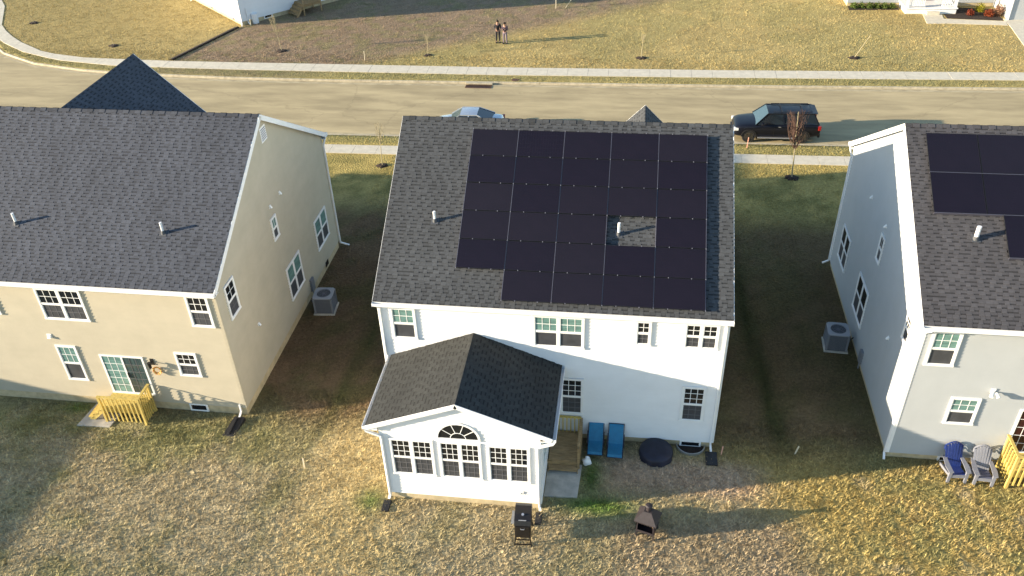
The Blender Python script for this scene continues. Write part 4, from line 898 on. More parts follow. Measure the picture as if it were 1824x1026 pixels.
# ------------------------------------------------------------------ patio, decks, furniture
pad('patio_slab', [(-13.0, -1.35), (-11.6, -1.3), (-11.5, -.05), (-12.85, -.05)], .05, 'slab'); pad('patio_slab', [(6.27, -3.08), (7.47, -3.02), (7.55, -1.45), (6.27, -1.45)], .06, 'slab')
r = empty('wooden_deck', (0, 0, 0)); tag(r, 'yellow pine landing with railing and steps at the sliding door of the tan house', 'deck')
wood_steps(r, -11.85, -10.15, -.09, -1.0, .80, 'left', 'wood_y', 3, nb=8, nside=6, door_h=.58, drop=.66)
r = empty('wooden_deck', (0, 0, 0)); tag(r, 'brown wooden landing between the sunroom and the two blue chairs', 'deck')
wood_steps(r, 6.30, 7.42, -.06, -1.62, .42, 'front', 'wood_b', 1, rail_front=False, rail_side=1, nside=9, door_h=.7)
bal = MB(); bal.box(-.02, .02, -.02, .02, 0, .78); bm_ = bal.mesh('baluster', M['wood_y'])  # back rail in yellow wood: sunlight on the brown landing put into colour
for k in range(7): place(bm_, 'baluster', r, Matrix.Translation((6.42+k*.15, -.12, .42)))
b = MB(); b.box(6.30, 7.42, -.17, -.07, 1.2, 1.235); b.build('handrail', M['wood_y'], r)
r = empty('wooden_deck', (0, 0, 0)); tag(r, 'yellow pine landing with railing at the right edge by the grey house', 'deck')
wood_steps(r, 22.75, 25.0, .12, -.95, .78, 'right', 'wood_y', 3, nb=11, nside=5, rail_side=-1, door_h=.8, drop=.6)

def lounger(x, y, rz, label):
    r = empty('lounge_chair', (x, y, 0), rz); tag(r, label, 'lounge chair', 'blue lounge chairs')
    s = MB(); w_ = .27; prof = [(-.55, .30), (-.5, .40), (-.1, .33), (.12, .34), (.5, .90), (.56, .95)]
    for (y0, z0), (y1, z1) in zip(prof[:-1], prof[1:]):
        s.hexa([(-w_, y0, z0-.012), (w_, y0, z0-.012), (w_, y1, z1-.012), (-w_, y1, z1-.012), (-w_, y0, z0), (w_, y0, z0), (w_, y1, z1), (-w_, y1, z1)])
    s.build('sling', M['blue'], r)
    f = MB()
    for sx in (-1, 1): f.path([(sx*.29, -.56, .29), (sx*.29, -.1, .32), (sx*.29, .12, .33), (sx*.29, .58, .97)], .014, 8)
    f.tube((-.29, .57, .96), (.29, .57, .96), .014); f.tube((-.29, -.56, .29), (.29, -.56, .29), .014); f.build('frame', M['navy'], r)
    for sx in (-1, 1):
        l = MB(); l.tube((sx*.3, -.5, .31), (sx*.3, .35, 0.01), .013); l.build('leg', M['navy'], r); l = MB(); l.tube((sx*.3, .3, .6), (sx*.3, -.3, .01), .013); l.build('leg', M['navy'], r)
        l = MB(); l.tube((sx*.31, -.2, .52), (sx*.31, .32, .66), .018); l.build('armrest', M['navy'], r)
lounger(8.0, -.55, .0, 'blue lounge chair nearer the brown landing'); lounger(8.76, -.62, -.02, 'blue lounge chair nearer the covered round table')
# covered round table
b = MB(); n_ = 40; c_ = V((10.3, -.62, 0)); prof = [(.64, .02), (.635, .12), (.63, .27), (.60, .33), (.3, .36), (.0, .37)]
i0 = len(b.v)
for r_, z in prof:
    for k in range(n_): an = 2*math.pi*k/n_; rr = r_*(1+(.03*math.sin(an*9) if z < .2 else 0)); b.v.append((c_.x+math.cos(an)*rr, c_.y+math.sin(an)*rr, z))
for j in range(len(prof)-1):
    for k in range(n_): b.f.append((j*n_+k, j*n_+(k+1) % n_, (j+1)*n_+(k+1) % n_, (j+1)*n_+k)); b.m.append(0); b.t.append(1.)
rt_ = empty('table', (0, 0, 0)); tag(rt_, 'low round table under a dark navy cover beside the blue chairs', 'table'); b.build('cover', M['navy'], rt_, smooth=True)
b = MB(); b.tube((10.3, -.62, 0), (10.3, -.62, .30), .05); b.lathe((10.3, -.62, 0), [(.3, 0), (.28, .04)], 20); b.build('pedestal', M['black'], rt_)
# white bag
b = MB(); b.lathe((0, 0, 0), [(.10, 0), (.15, .05), (.165, .15), (.13, .24), (.07, .29), (.085, .36), (.03, .42)], 12, sx=1.1, sy=.85); bagm = b.build('bag', M['pvc'], smooth=True)
for v in bagm.data.vertices: v.co.x += .03*math.sin(v.co.z*23+v.co.y*20); v.co.y += .02*math.sin(v.co.x*31)
bagm.location = (7.72, -1.33, 0); tag(bagm, 'small white bag on the grass beside the brown landing', 'bag')
def adirondack(x, y, rz, label, back, seat):
    r = empty('adirondack_chair', (x, y, 0), rz); tag(r, label, 'garden chair', 'plastic garden chairs by the grey house')
    for k in range(7):
        u = (k-3)/3.; b = MB(); top = 1.12-.16*u*u; x0 = u*.24
        b.hexa([(x0-.036, .10, .28), (x0+.036, .10, .28), (x0+.036, .13, .28), (x0-.036, .13, .28), (x0*1.12-.04, .44, top), (x0*1.12+.04, .44, top), (x0*1.12+.04, .47, top), (x0*1.12-.04, .47, top)]); b.build('back_slat', M[back], r)
    for k in range(6): y0 = -.42+k*.09; b = MB(); z = .40-k*.022; b.box(-.26, .26, y0, y0+.078, z-.02, z); b.build('seat_slat', M[seat], r)
    b = MB(); b.box(-.27, .27, -.45, -.425, .26, .40); b.build('front_apron', M['adi'], r)
    for sx in (-1, 1):
        b = MB(); b.hexa([(sx*.30-.045, -.46, 0), (sx*.30+.045, -.46, 0), (sx*.30+.045, -.40, 0), (sx*.30-.045, -.40, 0), (sx*.29-.055, -.46, .56), (sx*.29+.055, -.46, .56), (sx*.29+.055, -.38, .56), (sx*.29-.055, -.38, .56)]); b.build('leg', M['adi'], r)
        b = MB(); b.hexa([(sx*.28-.03, -.4, .28), (sx*.28+.03, -.4, .28), (sx*.28+.03, .42, 0), (sx*.28-.03, .42, 0), (sx*.28-.03, -.4, .38), (sx*.28+.03, -.4, .38), (sx*.28+.03, .5, .1), (sx*.28-.03, .5, .1)]); b.build('leg', M['adi'], r)
        b = MB(); b.prism([(sx*.24, .32, .56), (sx*.36, .30, .56), (sx*.42, -.2, .56), (sx*.38, -.5, .56), (sx*.22, -.5, .56), (sx*.24, -.1, .56)], (0, 0, .03)); b.build('armrest', M['adi'], r, bevel=.008)
    b = MB(); b.bar((-.34, .36, .56), (.34, .36, .56), .05, .04); b.build('back_rail', M['adi'], r)
    b = MB(); pts = [(-.3, .46, .8)]+[(-.3+.6*k/8, .46+.02, .98+.18*math.sin(math.pi*k/8)) for k in range(9)]+[(.3, .46, .8)]; b.path(pts, .03, 6); b.build('back_frame', M['adi' if back == 'adi' else back], r)
adirondack(21.05, -.45, .05, 'left garden chair with a blue back beside the grey house', 'adi_blue', 'adi_blue'); adirondack(21.98, -.52, -.06, 'right all-grey garden chair next to the yellow landing', 'adi', 'adi_seat')
# vertical smoker
def smoker(x, y, rz):
    r = empty('grill', (x, y, 0), rz); tag(r, 'tall black barbecue grill on legs behind the sunroom', 'grill')
    b = MB(); b.box(-.27, .27, -.36, .42, .42, 1.05); b.build('cabinet', M['smoker'], r, bevel=.012)
    b = MB(); b.prism([(-.28, -.38, 1.055), (-.28, -.30, 1.20), (-.28, -.08, 1.32), (-.28, .25, 1.36), (-.28, .43, 1.26), (-.28, .44, 1.055)][::-1], (.56, 0, 0)); b.build('lid', M['smoker'], r, bevel=.015)
    b = MB(); b.box(-.24, .24, -.385, -.362, .48, 1.0); d_ = b.build('door', M['smoker'], r, bevel=.006)
    b = MB(); b.tube((-.06, -.42, .92), (.06, -.42, .92), .014); b.tube((-.06, -.42, .92), (-.06, -.38, .92), .01); b.tube((.06, -.42, .92), (.06, -.38, .92), .01); b.build('handle', M['alu'], d_)
    b = MB(); b.tube((-.13, -.32, 1.27), (.13, -.32, 1.27), .016); b.build('handle', M['alu'], r)
    b = MB(); b.tube((0, -.1, 1.30), (0, -.12, 1.345), .045, .045, 14); b.build('thermometer', M['alu'], r)
    for sx in (-1, 1):
        for sy, n_ in ((-.36, 0), (.42, 1)): b = MB(); b.bar((sx*.25, sy*.97, .42), (sx*.29, sy*1.06, 0), .04, upv=(0, 1, 0)); b.build('leg', M['smoker'], r)
    for yy, zz in ((-.39, .1), (.44, .1), (-.35, .30)): b = MB(); b.bar((-.28, yy, zz), (.28, yy, zz), .03); b.build('crossbar', M['smoker'], r)
    b = MB(); b.box(-.40, -.275, -.25, .3, .98, 1.01); b.build('side_shelf', M['steel'], r)
smoker(5.76, -4.93, .04)
def chiminea(x, y, rz):
    r = empty('fire_pit', (x, y, 0), rz); tag(r, 'bronze house-shaped outdoor fireplace on legs on the lawn', 'fire pit')
    b = MB(); A, H0, H1 = .38, .24, .80
    P = lambda s, z: [(s*.85*c_, s*.78*d_, z) for c_, d_ in ((-1, -1), (1, -1), (1, 1), (-1, 1))]
    lo, hi = P(A, H0), P(A*1.04, H1)
    for k in (1, 2, 3): b.face([lo[k], lo[(k+1) % 4], hi[(k+1) % 4], hi[k]])
    b.face(lo[::-1]); b.box(-A*.85, A*.85, -A*.80, -A*.76, H0, H0+.1); b.box(-A*.87, A*.87, -A*.81, -A*.77, H1-.1, H1-.01); b.build('firebox', M['bronze'], r)
    b = MB(); lo, hi = P(A*1.2, H1), P(A*.42, 1.14)
    for k in range(4): b.face([lo[k], lo[(k+1) % 4], hi[(k+1) % 4], hi[k]]); b.face([lo[k], lo[(k+1) % 4], (lo[(k+1) % 4][0], lo[(k+1) % 4][1], H1-.05), (lo[k][0], lo[k][1], H1-.05)])
    b.face(lo[::-1]); b.face(hi); b.build('hood', M['bronze'], r)
    b = MB(); b.tube((0, 0, 1.14), (0, 0, 1.36), .085, .08, 14); b.lathe((0, 0, 1.365), [(.13, 0), (.10, .03), (0, .05)], 14); b.build('chimney', M['bronze'], r)
    for t in (-137, -43, 43, 137): 
        t = math.radians(t); b = MB(); b.bar((A*math.cos(t), A*math.sin(t), H1), (A*1.1*math.cos(t), A*1.1*math.sin(t), 0), .04, upv=(0, 1, 0)); b.build('leg', M['bronze'], r)
    b = MB()
    for k in range(5): b.bar((-.2+.1*k, -.02, H0+.06), (-.15+.09*k, .14, H0+.2), .03)
    b.build('log', M['wood_b'], r); b = MB(); b.bar((-.3, -.26, H0-.02), (.3, -.26, H0-.02), .03); b.build('crossbar', M['bronze'], r)
chiminea(9.98, -4.25, -.3)
# storm drain inlet in the far gutter
dr = empty('storm_drain', (-2.25, 34.45, RZ)); tag(dr, 'rusty storm drain grate at the far kerb', 'drain')
b = MB(); b.box(-.95, .95, -.35, -.28, .006, .03); b.box(-.95, .95, .12, .18, .006, .03); b.box(-.95, -.88, -.28, .12, .006, .03); b.box(.88, .95, -.28, .12, .006, .03); b.build('frame', M['iron'], dr)
gb = MB(); gb.box(-.018, .018, -.28, .12, .008, .026); gm_ = gb.mesh('grate_bar', M['iron'])
for k in range(19): place(gm_, 'grate_bar', dr, Matrix.Translation((-.84+k*.093, 0, 0)))
b = MB(); b.box(-.88, .88, -.28, .12, .0055, .007); b.build('opening', M['black'], dr)
b = MB(); b.box(-1.0, 1.0, .19, .42, .05, .155); b.build('inlet_hood', M['kerb'], dr, bevel=.02)
o = MB(); o.lathe((0, 0, .0), [(.30, 0), (.30, .02), (.27, .03), (.0, .031)], 20, sy=.8); o = o.build('manhole_cover', M['iron']); o.location = (.32, 35.45, .0); tag(o, 'dark round utility cover in the far verge', 'manhole cover')
# dark sod seam at the edge of the far left lawn
b = MB(); p0, p1 = V((-27.35, 37.9, 0)), V((-24.95, 45.6, 0)); d_ = (p1-p0).normalized(); sx = V((d_.y, -d_.x, 0)); N = 30
for k in range(N):
    a_, c_ = p0.lerp(p1, k/N), p0.lerp(p1, (k+1)/N); j = .02*math.sin(k*2.1)
    b.face([a_-sx*.10+V((0, 0, .13)), a_+sx*(.0+j)+V((0, 0, .12)), c_+sx*(.0-j*.5)+V((0, 0, .12)), c_-sx*.10+V((0, 0, .13))]); b.face([a_+sx*j+V((0, 0, .12)), a_+sx*(.06+j)+V((0, 0, .004)), c_+sx*(.06-j)+V((0, 0, .004)), c_-sx*j*.5+V((0, 0, .12))]); b.face([a_-sx*.10+V((0, 0, .13)), a_-sx*.5, c_-sx*.5, c_-sx*.10+V((0, 0, .13))])
me = b.mesh('sod_edge', M['mulch']); vs = np.array([v.co[:] for v in me.vertices]); color_attr(me, tint(vs[:, 0]-.3, vs[:, 1])*.9); o = bpy.data.objects.new('sod_edge', me); COL.objects.link(o); tag(o, kind='structure')

# ------------------------------------------------------------------ cars
def car(x, y, rz, st, gh, paint, label, wheels, wr, W_, rack=False, suv=False):
    """st: stations (x, z_low, z_belt, half width, crown); gh: cabin stations (x, z_top, half width at the top)"""
    r = empty('parked_car', (x, y, RZ), rz); tag(r, label, 'car', 'cars parked along the near kerb')
    b = MB(); rings = []
    for (sx, zl, zb, hw_, cr) in st:
        rings.append([(sx, -hw_*.8, zl), (sx, -hw_*.97, zl+.08), (sx, -hw_, zl+(zb-zl)*.45), (sx, -hw_*.985, zb-.10), (sx, -hw_*.93, zb-.02), (sx, -hw_*.5, zb+cr), (sx, 0, zb+cr*1.25),
                      (sx, hw_*.5, zb+cr), (sx, hw_*.93, zb-.02), (sx, hw_*.985, zb-.10), (sx, hw_, zl+(zb-zl)*.45), (sx, hw_*.97, zl+.08), (sx, hw_*.8, zl)])
    nn = len(rings[0]); b.v = [p for rg_ in rings for p in rg_]
    for i in range(len(rings)-1):
        for k in range(nn): b.f.append((i*nn+k, (i+1)*nn+k, (i+1)*nn+(k+1) % nn, i*nn+(k+1) % nn)); b.m.append(0); b.t.append(1.)
    for base in (0, (len(rings)-1)*nn): b.f.append(tuple(base+k for k in range(nn))); b.m.append(0); b.t.append(1.)
    body = b.build('body', M[paint], r, smooth=True); body.modifiers.new('sub', 'SUBSURF').levels = 1; body.modifiers['sub'].render_levels = 1
    # cabin
    zb_at = lambda xx: np.interp(xx, [s[0] for s in st], [s[2] for s in st])+.01
    hb_at = lambda xx: np.interp(xx, [s[0] for s in st], [s[3] for s in st])*.93
    (xa, _, _), (xb, zt, ht) = gh[0], gh[1]; (xc, zt2, ht2), (xd, _, _) = gh[2], gh[3]
    def low(xx, s_): return V((xx, s_*hb_at(xx), zb_at(xx)-.03))
    A = [low(xa+.02, -1), low(xa+.02, 1)]; D_ = [low(xd-.02, -1), low(xd-.02, 1)]
    Bt = [V((xb, -ht, zt)), V((xb, ht, zt))]; Ct = [V((xc, -ht2, zt2)), V((xc, ht2, zt2))]
    rf = MB(); cz_ = .035; seg = 6
    for k in range(seg):
        for l in range(8):
            def P(i, j): u = i/seg; v = -1+2*j/8; xx = xb+(xc-xb)*u; hh = (ht+(ht2-ht)*u)*1.01; zz = (zt+(zt2-zt)*u)+cz_*(1-v*v)+.02*math.sin(math.pi*u); return V((xx, v*hh, zz))
            rf.face([P(k, l), P(k+1, l), P(k+1, l+1), P(k, l+1)])
    rf.build('roof', M[paint], r, smooth=True)
    ws = MB(); ws.face([A[0], A[1], Bt[1]+V((0, 0, .0)), Bt[0]]); ws.face([Bt[0], Bt[1], V((xb+.02, 0, zt+cz_))]); ws.build('windshield', M['carglass2'], r)
    rw = MB(); rw.face([D_[1], D_[0], Ct[0], Ct[1]]); rw.face([Ct[1], Ct[0], V((xc, 0, zt2+cz_))]); rw.build('rear_window', M['carglass'], r)
    for s_, i in ((-1, 0), (1, 1)):
        sd_ = MB(); mids = np.linspace(xa+.02, xd-.02, 9)
        pts_l = [low(xx, s_) for xx in mids]
        sd_.face([A[i]]+pts_l[1:-1]+[D_[i], Ct[i], Bt[i]]); sd_.build('side_window', M['carglass'], r)
        for xt, xbm in ([(.34, .36), (.66, .66)] if suv else [(.5, .52)]):
            tp = Bt[i].lerp(Ct[i], xt); lo_ = low(xb+(xc-xb)*xbm, s_); p_ = MB(); p_.bar(lo_+V((0, s_*.012, 0)), tp+V((0, s_*.012, 0)), .07, .02, upv=(0, 1, 0)); p_.build('pillar', M[paint], r)
        for p0_, p1_ in ((A[i], Bt[i]), (D_[i], Ct[i]), (Bt[i], Ct[i])):
            p_ = MB(); p_.bar(p0_+V((0, s_*.01, 0)), p1_+V((0, s_*.01, 0)), .07, .05, upv=(0, 1, 0)); p_.build('pillar', M[paint], r)
        mr = MB(); xm = xa+.42; q = low(xm, s_); mr.box(q.x-.06, q.x+.08, min(q.y+s_*.04, q.y+s_*.26), max(q.y+s_*.04, q.y+s_*.26), q.z+.02, q.z+.19); mr.build('mirror', M[paint], r, bevel=.02)
        for xx in wheels:
            wh = MB(); wh.lathe((0, 0, 0), [(.6*wr, -.115), (wr*.93, -.12), (wr, -.085), (wr, .085), (wr*.93, .12), (.6*wr, .115)], 28); 
            wo = wh.build('wheel', M['rubber'], r, smooth=False); wo.location = (xx, s_*(W_-.13), wr); wo.rotation_euler = (math.pi/2, 0, 0)
            rm = MB()
            rm.lathe((0, 0, -s_*.10), [(.66*wr, -.02), (.66*wr, .02)], 24)
            for k in range(5): an = k*2*math.pi/5; rm.bar((0, 0, -s_*.128), (math.cos(an)*.64*wr, math.sin(an)*.64*wr, -s_*.125), .075, .02)
            rm.lathe((0, 0, -s_*.128), [(.07, -.015), (.07, .015)], 12); rm.build('rim', M['rim'], wo)
            arch = MB(); 
            for k in range(12):
                a0, a1 = math.pi*k/12, math.pi*(k+1)/12; R0, R1 = wr*1.0, wr*1.17; yy = s_*(W_-.01)
                arch.hexa([(xx+math.cos(a0)*R0, yy-.02, wr+math.sin(a0)*R0), (xx+math.cos(a0)*R1, yy-.02, wr+math.sin(a0)*R1), (xx+math.cos(a0)*R1, yy+.02, wr+math.sin(a0)*R1), (xx+math.cos(a0)*R0, yy+.02, wr+math.sin(a0)*R0),
                           (xx+math.cos(a1)*R0, yy-.02, wr+math.sin(a1)*R0), (xx+math.cos(a1)*R1, yy-.02, wr+math.sin(a1)*R1), (xx+math.cos(a1)*R1, yy+.02, wr+math.sin(a1)*R1), (xx+math.cos(a1)*R0, yy+.02, wr+math.sin(a1)*R0)])
            arch.build('wheel_arch', M['black'], r)
        x_f = st[0][0]; hl_ = MB(); hl_.box(x_f+.02, x_f+.30, min(s_*(W_-.32), s_*(W_-.07)), max(s_*(W_-.32), s_*(W_-.07)), st[1][2]-.26, st[1][2]-.10); hl_.build('headlight', M['lamp'], r, bevel=.02)
        x_r = st[-1][0]; tl = MB(); tl.box(x_r-.16, x_r+.015, min(s_*(W_-.22), s_*(W_-.03)), max(s_*(W_-.22), s_*(W_-.03)), st[-2][2]-.32, st[-2][2]-.05); tl.build('taillight', M['red'], r, bevel=.02)
        for xx in ((.36, .63) if suv else (.45,)): h_ = MB(); px_ = xa+(xd-xa)*xx; h_.box(px_, px_+.15, min(s_*W_, s_*(W_+.03)), max(s_*W_, s_*(W_+.03)), zb_at(px_)-.17, zb_at(px_)-.14); h_.build('door_handle', M['alu'], r)
        for xx in ((.30, .52, .72) if suv else (.3, .6)): l_ = MB(); px_ = xa+(xd-xa)*xx; l_.box(px_-.004, px_+.004, min(s_*(W_-.02), s_*(W_+.002)), max(s_*(W_-.02), s_*(W_+.002)), .45, zb_at(px_)-.06); l_.build('door_gap', M['black'], r)
        if suv: sb = MB(); sb.box(wheels[0]+.55, wheels[1]-.55, min(s_*(W_-.06), s_*(W_+.08)), max(s_*(W_-.06), s_*(W_+.08)), .34, .40); sb.build('side_step', M['alu'], r, bevel=.01)
        if rack: rk = MB(); rk.bar((xb+.3, s_*(ht-.06), zt+.09), (xc-.2, s_*(ht2-.06), zt2+.09), .035); rk.build('roof_rail', M['black'], r)
    if rack:
        for xx in (.3, .75): rk = MB(); px_ = xb+(xc-xb)*xx; rk.bar((px_, -ht+.06, zt+.1), (px_, ht-.06, zt+.1), .04, .03); rk.build('roof_bar', M['black'], r)
        sp_ = MB(); sp_.hexa([(xc-.1, -ht2, zt2), (xc+.22, -ht2*.95, zt2-.03), (xc+.22, ht2*.95, zt2-.03), (xc-.1, ht2, zt2), (xc-.1, -ht2, zt2+.04), (xc+.22, -ht2*.95, zt2+.0), (xc+.22, ht2*.95, zt2+.0), (xc-.1, ht2, zt2+.04)]); sp_.build('spoiler', M[paint], r)
    bp_ = MB(); bp_.box(st[0][0]-.03, st[0][0]+.1, -W_*.85, W_*.85, .32, .55); bp_.build('front_bumper', M['black'], r, bevel=.03)
    bp_ = MB(); bp_.box(st[-1][0]-.1, st[-1][0]+.03, -W_*.85, W_*.85, .36, .6); bp_.build('rear_bumper', M['black'], r, bevel=.03)
    pl_ = MB(); pl_.box(st[-1][0]+.031, st[-1][0]+.036, -.26, .26, .62, .74); pl_.build('licence_plate', M['lamp'], r)
M['carglass2'] = mat('windshield_glass', (.04, .07, .09), .08, spec=.5)
car(17.75, 27.62, math.radians(.8), [(-2.62, .42, .80, .78, .02), (-2.52, .34, 1.02, .92, .02), (-2.0, .30, 1.12, 1.0, .035), (-1.2, .30, 1.19, 1.02, .03), (0, .30, 1.24, 1.02, .02), (1.2, .30, 1.26, 1.02, .02), (2.3, .34, 1.27, .99, .02), (2.55, .42, 1.2, .93, .02), (2.6, .5, .95, .86, .0)],
    [(-1.35, 0, 0), (-.62, 1.83, .70), (2.12, 1.86, .70), (2.5, 0, 0)], 'suv', 'dark navy full-size vehicle parked on the road between the white and grey houses', (-1.68, 1.55), .41, 1.02, rack=True, suv=True)
car(-1.75, 27.02, math.radians(.8), [(-2.38, .32, .52, .70, .01), (-2.3, .24, .66, .84, .02), (-1.7, .2, .82, .9, .03), (-.9, .2, .93, .91, .02), (0, .2, .95, .91, .01), (1.2, .2, .98, .91, .01), (2.0, .22, 1.0, .89, .02), (2.3, .3, .94, .82, .01), (2.36, .4, .75, .76, .0)],
    [(-1.15, 0, 0), (-.35, 1.42, .60), (.75, 1.43, .60), (1.75, 0, 0)], 'silver', 'silver sedan on the road mostly hidden behind the white house roof', (-1.45, 1.4), .33, .91)

# ------------------------------------------------------------------ people
def skin_obj(name, verts, edges, radii, mt, parent, sub=1):
    me = bpy.data.meshes.new(name); me.from_pydata(verts, edges, []); o = bpy.data.objects.new(name, me); COL.objects.link(o); o.parent = parent
    me.materials.append(mt); s = o.modifiers.new('skin', 'SKIN'); s.use_smooth_shade = True
    if not me.skin_vertices: me.attributes.new('skin', 'FLOAT', 'POINT')
    for i, r_ in enumerate(radii):
        me.skin_vertices[0].data[i].radius = (r_, r_)
    me.skin_vertices[0].data[0].use_root = True
    ss = o.modifiers.new('sub', 'SUBSURF'); ss.levels = sub; ss.render_levels = sub; return o
def person(x, y, rz, label, top, trous, h=1.76, arms='fold'):
    r = empty('person', (x, y, 0), rz); tag(r, label, 'person', 'two people standing on the far lawn'); k = h/1.76
    S_ = lambda L: [(a*k, b*k, c*k) for a, b, c in L]
    hand = {'fold': [(.13, -.26, 1.18), (-.1, -.28, 1.22)], 'up': [(.10, -.3, 1.28), (-.08, -.3, 1.28)]}[arms]
    v = S_([(0, 0, .95), (0, 0, 1.15), (0, -.01, 1.38), (0, -.01, 1.50), (0, -.03, 1.60), (0, -.03, 1.70),
            (.19, 0, 1.43), (.25, -.04, 1.16), hand[0], (-.19, 0, 1.43), (-.25, -.04, 1.16), hand[1],
            (.10, 0, .90), (.12, -.02, .5), (.13, .02, .08), (.14, -.12, .03), (-.10, 0, .90), (-.12, -.01, .5), (-.13, .02, .08), (-.14, -.12, .03)])
    e_ = [(0, 1), (1, 2), (2, 3), (3, 4), (4, 5), (2, 6), (6, 7), (7, 8), (2, 9), (9, 10), (10, 11), (0, 12), (12, 13), (13, 14), (14, 15), (0, 16), (16, 17), (17, 18), (18, 19)]
    rad = [.13, .12, .13, .055, .095, .085, .055, .042, .04, .055, .042, .04, .085, .06, .045, .035, .085, .06, .045, .035]
    skin_obj('body', v, e_, [q*k for q in rad], M['skin'], r)
    if not bpy.data.objects: pass
    jv = S_([(0, 0, .92), (0, 0, 1.15), (0, -.01, 1.40), (.19, 0, 1.43), (.25, -.04, 1.16), tuple(np.array(hand[0])*.9+np.array((.25, -.04, 1.16))*.1), (-.19, 0, 1.43), (-.25, -.04, 1.16), tuple(np.array(hand[1])*.9+np.array((-.25, -.04, 1.16))*.1)])
    skin_obj('jacket', jv, [(0, 1), (1, 2), (2, 3), (3, 4), (4, 5), (2, 6), (6, 7), (7, 8)], [q*k for q in (.165, .15, .155, .08, .065, .055, .08, .065, .055)], M[top], r)
    tv = S_([(0, 0, .98), (.10, 0, .88), (.12, -.02, .5), (.13, .02, .1), (-.10, 0, .88), (-.12, -.01, .5), (-.13, .02, .1)])
    skin_obj('trousers', tv, [(0, 1), (1, 2), (2, 3), (0, 4), (4, 5), (5, 6)], [q*k for q in (.14, .105, .078, .07, .105, .078, .07)], M[trous], r)
    for i_, sx in enumerate((.135, -.135)): b = MB(); b.box(sx*k-.05, sx*k+.05, -.20, .08, 0, .09); b.build('shoe', M['black'], r, bevel=.02)
    b = MB(); b.lathe((0, -.02*k, 1.66*k), [(.102, -.03), (.112, .04), (.095, .095), (.05, .125), (0, .13)], 14, sy=1.1); b.build('hair', M['hair'], r, smooth=True)
    b = MB(); b.lathe((0, -.128*k, 1.62*k), [(.012, -.02), (.02, 0), (.008, .03)], 6); b.build('nose', M['skin'], r)
    for sx in (-.035, .035): b = MB(); b.lathe((sx, -.118*k, 1.655*k), [(.004, -.008), (.011, 0), (.004, .008)], 6); b.build('eye', M['black'], r)
    for sx in (-.1, .1): b = MB(); b.lathe((sx, -.02, 1.63*k), [(.006, -.03), (.018, 0), (.006, .03)], 6); b.build('ear', M['skin'], r)
person(-2.05, 43.05, .15, 'person in dark jacket and dark trousers, left of the pair on the lawn', 'c_dark', 'c_dark', 1.82, 'fold')
person(-1.45, 42.85, -.2, 'person in plum jacket and pale trousers, right of the pair on the lawn', 'c_plum', 'c_light', 1.72, 'up')

# ------------------------------------------------------------------ grass
HOUSES = [(-18.7, -6.05, -.15, 12.75), (-.05, 12.5, -.05, 12.8), (.6, 6.32, -3.72, 0), (18.75, 31.3, .1, 13.1), (-37.5, -25, -.1, 12.7), (-19, -6.1, 12.6, 12.9), (7.6, 11.3, 12.6, 13.1)]
PADS = [(-13.0, -10.1, -1.35, 0), (6.2, 7.56, -3.1, 0), (22.7, 25.9, -1, .2), (9.7, 10.9, -1.22, -.02), (11.05, 12.2, -.55, 0), (30.8, 34.9, 51.0, 53.5), (32.0, 33.95, 48.75, 51.3), (33.4, 38.3, 48.6, 50.1), (34.0, 38.4, 49.8, 53.2), (37.75, 44.5, 38.5, 50.4), (26.5, 40, 53, 60), (27, 30.7, 52.1, 53)]
def scatter(n, x0, x1, y0, y1): return np.stack([RNG.uniform(x0, x1, n), RNG.uniform(y0, y1, n)], 1)
def allowed(p):
    x, y = p[:, 0], p[:, 1]; k = np.ones(len(p), bool)
    for a_, b_, c_, d_ in HOUSES+PADS: k &= ~((x > a_) & (x < b_) & (y > c_) & (y < d_))
    k &= ~((y > near_kerb(x)-.18) & (y < far_kerb(x)+.18))
    k &= ~((y > wn(x)-.06) & (y < wf(x)+.06)); k &= ~((y > near_kerb(x)-2.78) & (y < near_kerb(x)-1.52))
    c, s = math.cos(fl.rotation_euler.z), math.sin(fl.rotation_euler.z); lx = (x+24.8)*c+(y-46.1)*s; ly = -(x+24.8)*s+(y-46.1)*c
    k &= ~((lx > -.05) & (lx < 10.6) & (ly > -.05))
    return k
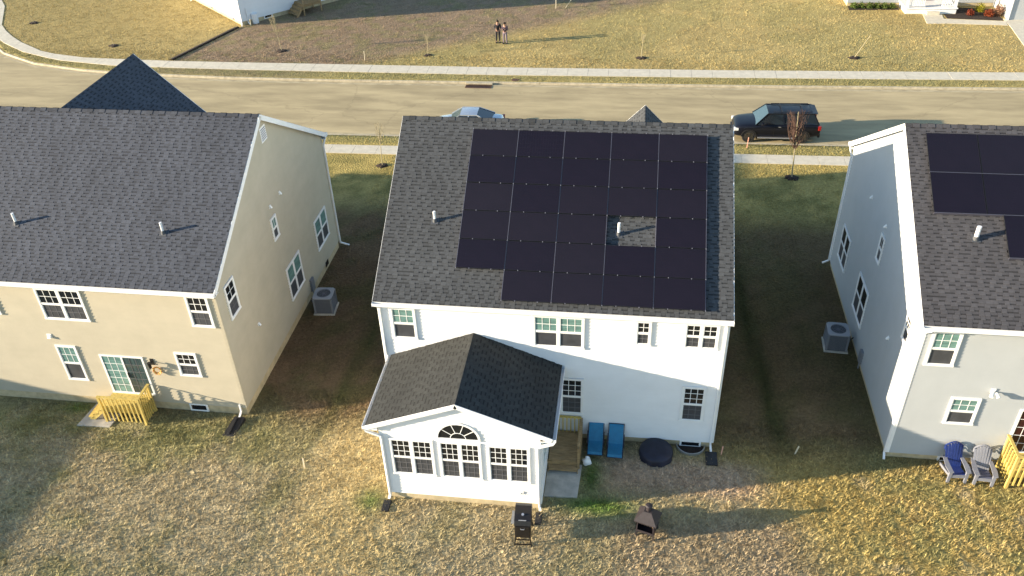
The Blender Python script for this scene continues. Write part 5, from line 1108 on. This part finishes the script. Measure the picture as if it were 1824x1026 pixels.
def grass(name, P, per, hgt, wid, spread, kcol=1.):
    n = len(P); m = n*per; base = np.repeat(P, per, 0)+RNG.normal(0, spread, (m, 2))
    an = np.repeat(RNG.uniform(0, 2*np.pi, n), per)+RNG.normal(0, .9, m); el = RNG.uniform(.25, 1.15, m); L = hgt*RNG.uniform(.5, 1.5, m)
    dx, dy = np.cos(an), np.sin(an); W2 = wid*RNG.uniform(.7, 1.3, m)
    tip = np.stack([base[:, 0]+dx*L*np.cos(el), base[:, 1]+dy*L*np.cos(el), L*np.sin(el)*.8+.005], 1)
    l = np.stack([base[:, 0]-dy*W2/2, base[:, 1]+dx*W2/2, np.full(m, -.004)], 1); r_ = np.stack([base[:, 0]+dy*W2/2, base[:, 1]-dx*W2/2, np.full(m, -.004)], 1)
    v = np.stack([l, r_, tip], 1).reshape(-1, 3); f = np.arange(m*3).reshape(m, 3)
    me = npmesh(name, v, f, M['blade']); c = tint(P[:, 0], P[:, 1])*kcol; c = c*RNG.uniform(.7, 1.3, (n, 1)); c = np.repeat(c, per, 0)*RNG.uniform(.85, 1.2, (m, 1)); color_attr(me, np.repeat(c, 3, 0))
    o = bpy.data.objects.new(name, me); COL.objects.link(o); tag(o, kind='stuff'); return o
def lawn(name, dens, x0, x1, y0, y1, per, h_, w_, sp, label, kcol=1.):
    P = scatter(int(dens*(x1-x0)*(y1-y0)), x0, x1, y0, y1); P = P[allowed(P)]
    clump = fbm(P[:, 0], P[:, 1], 1.4, 31); P = P[RNG.random(len(P)) < .35+1.1*clump]
    o = grass(name, P, per, h_, w_, sp, kcol); tag(o, label, 'grass')
lawn('lawn_grass', 115, -16.5, 26, -10.5, 1.5, 5, .125, .027, .03, 'matted dry grass of the back yards in the foreground', 1.08)
lawn('side_yard_grass', 45, -6, 0, 1.5, 25, 4, .10, .022, .04, 'darker grass between the tan and the white house'); lawn('side_yard_grass', 45, 12.4, 22, 1.5, 25, 4, .10, .022, .04, 'darker grass between the white and the grey house')
lawn('verge_grass', 40, -14, 34, 24.7, 26.2, 4, .09, .025, .04, 'thin verge grass between near sidewalk and kerb'); lawn('verge_grass', 40, -48, 44, 34.5, 40, 4, .09, .03, .04, 'verge grass between the far kerb and sidewalk')
lawn('far_lawn_grass', 20, -56, 46, 37.5, 60, 4, .10, .035, .06, 'dry golden lawn across the road', 1.05)
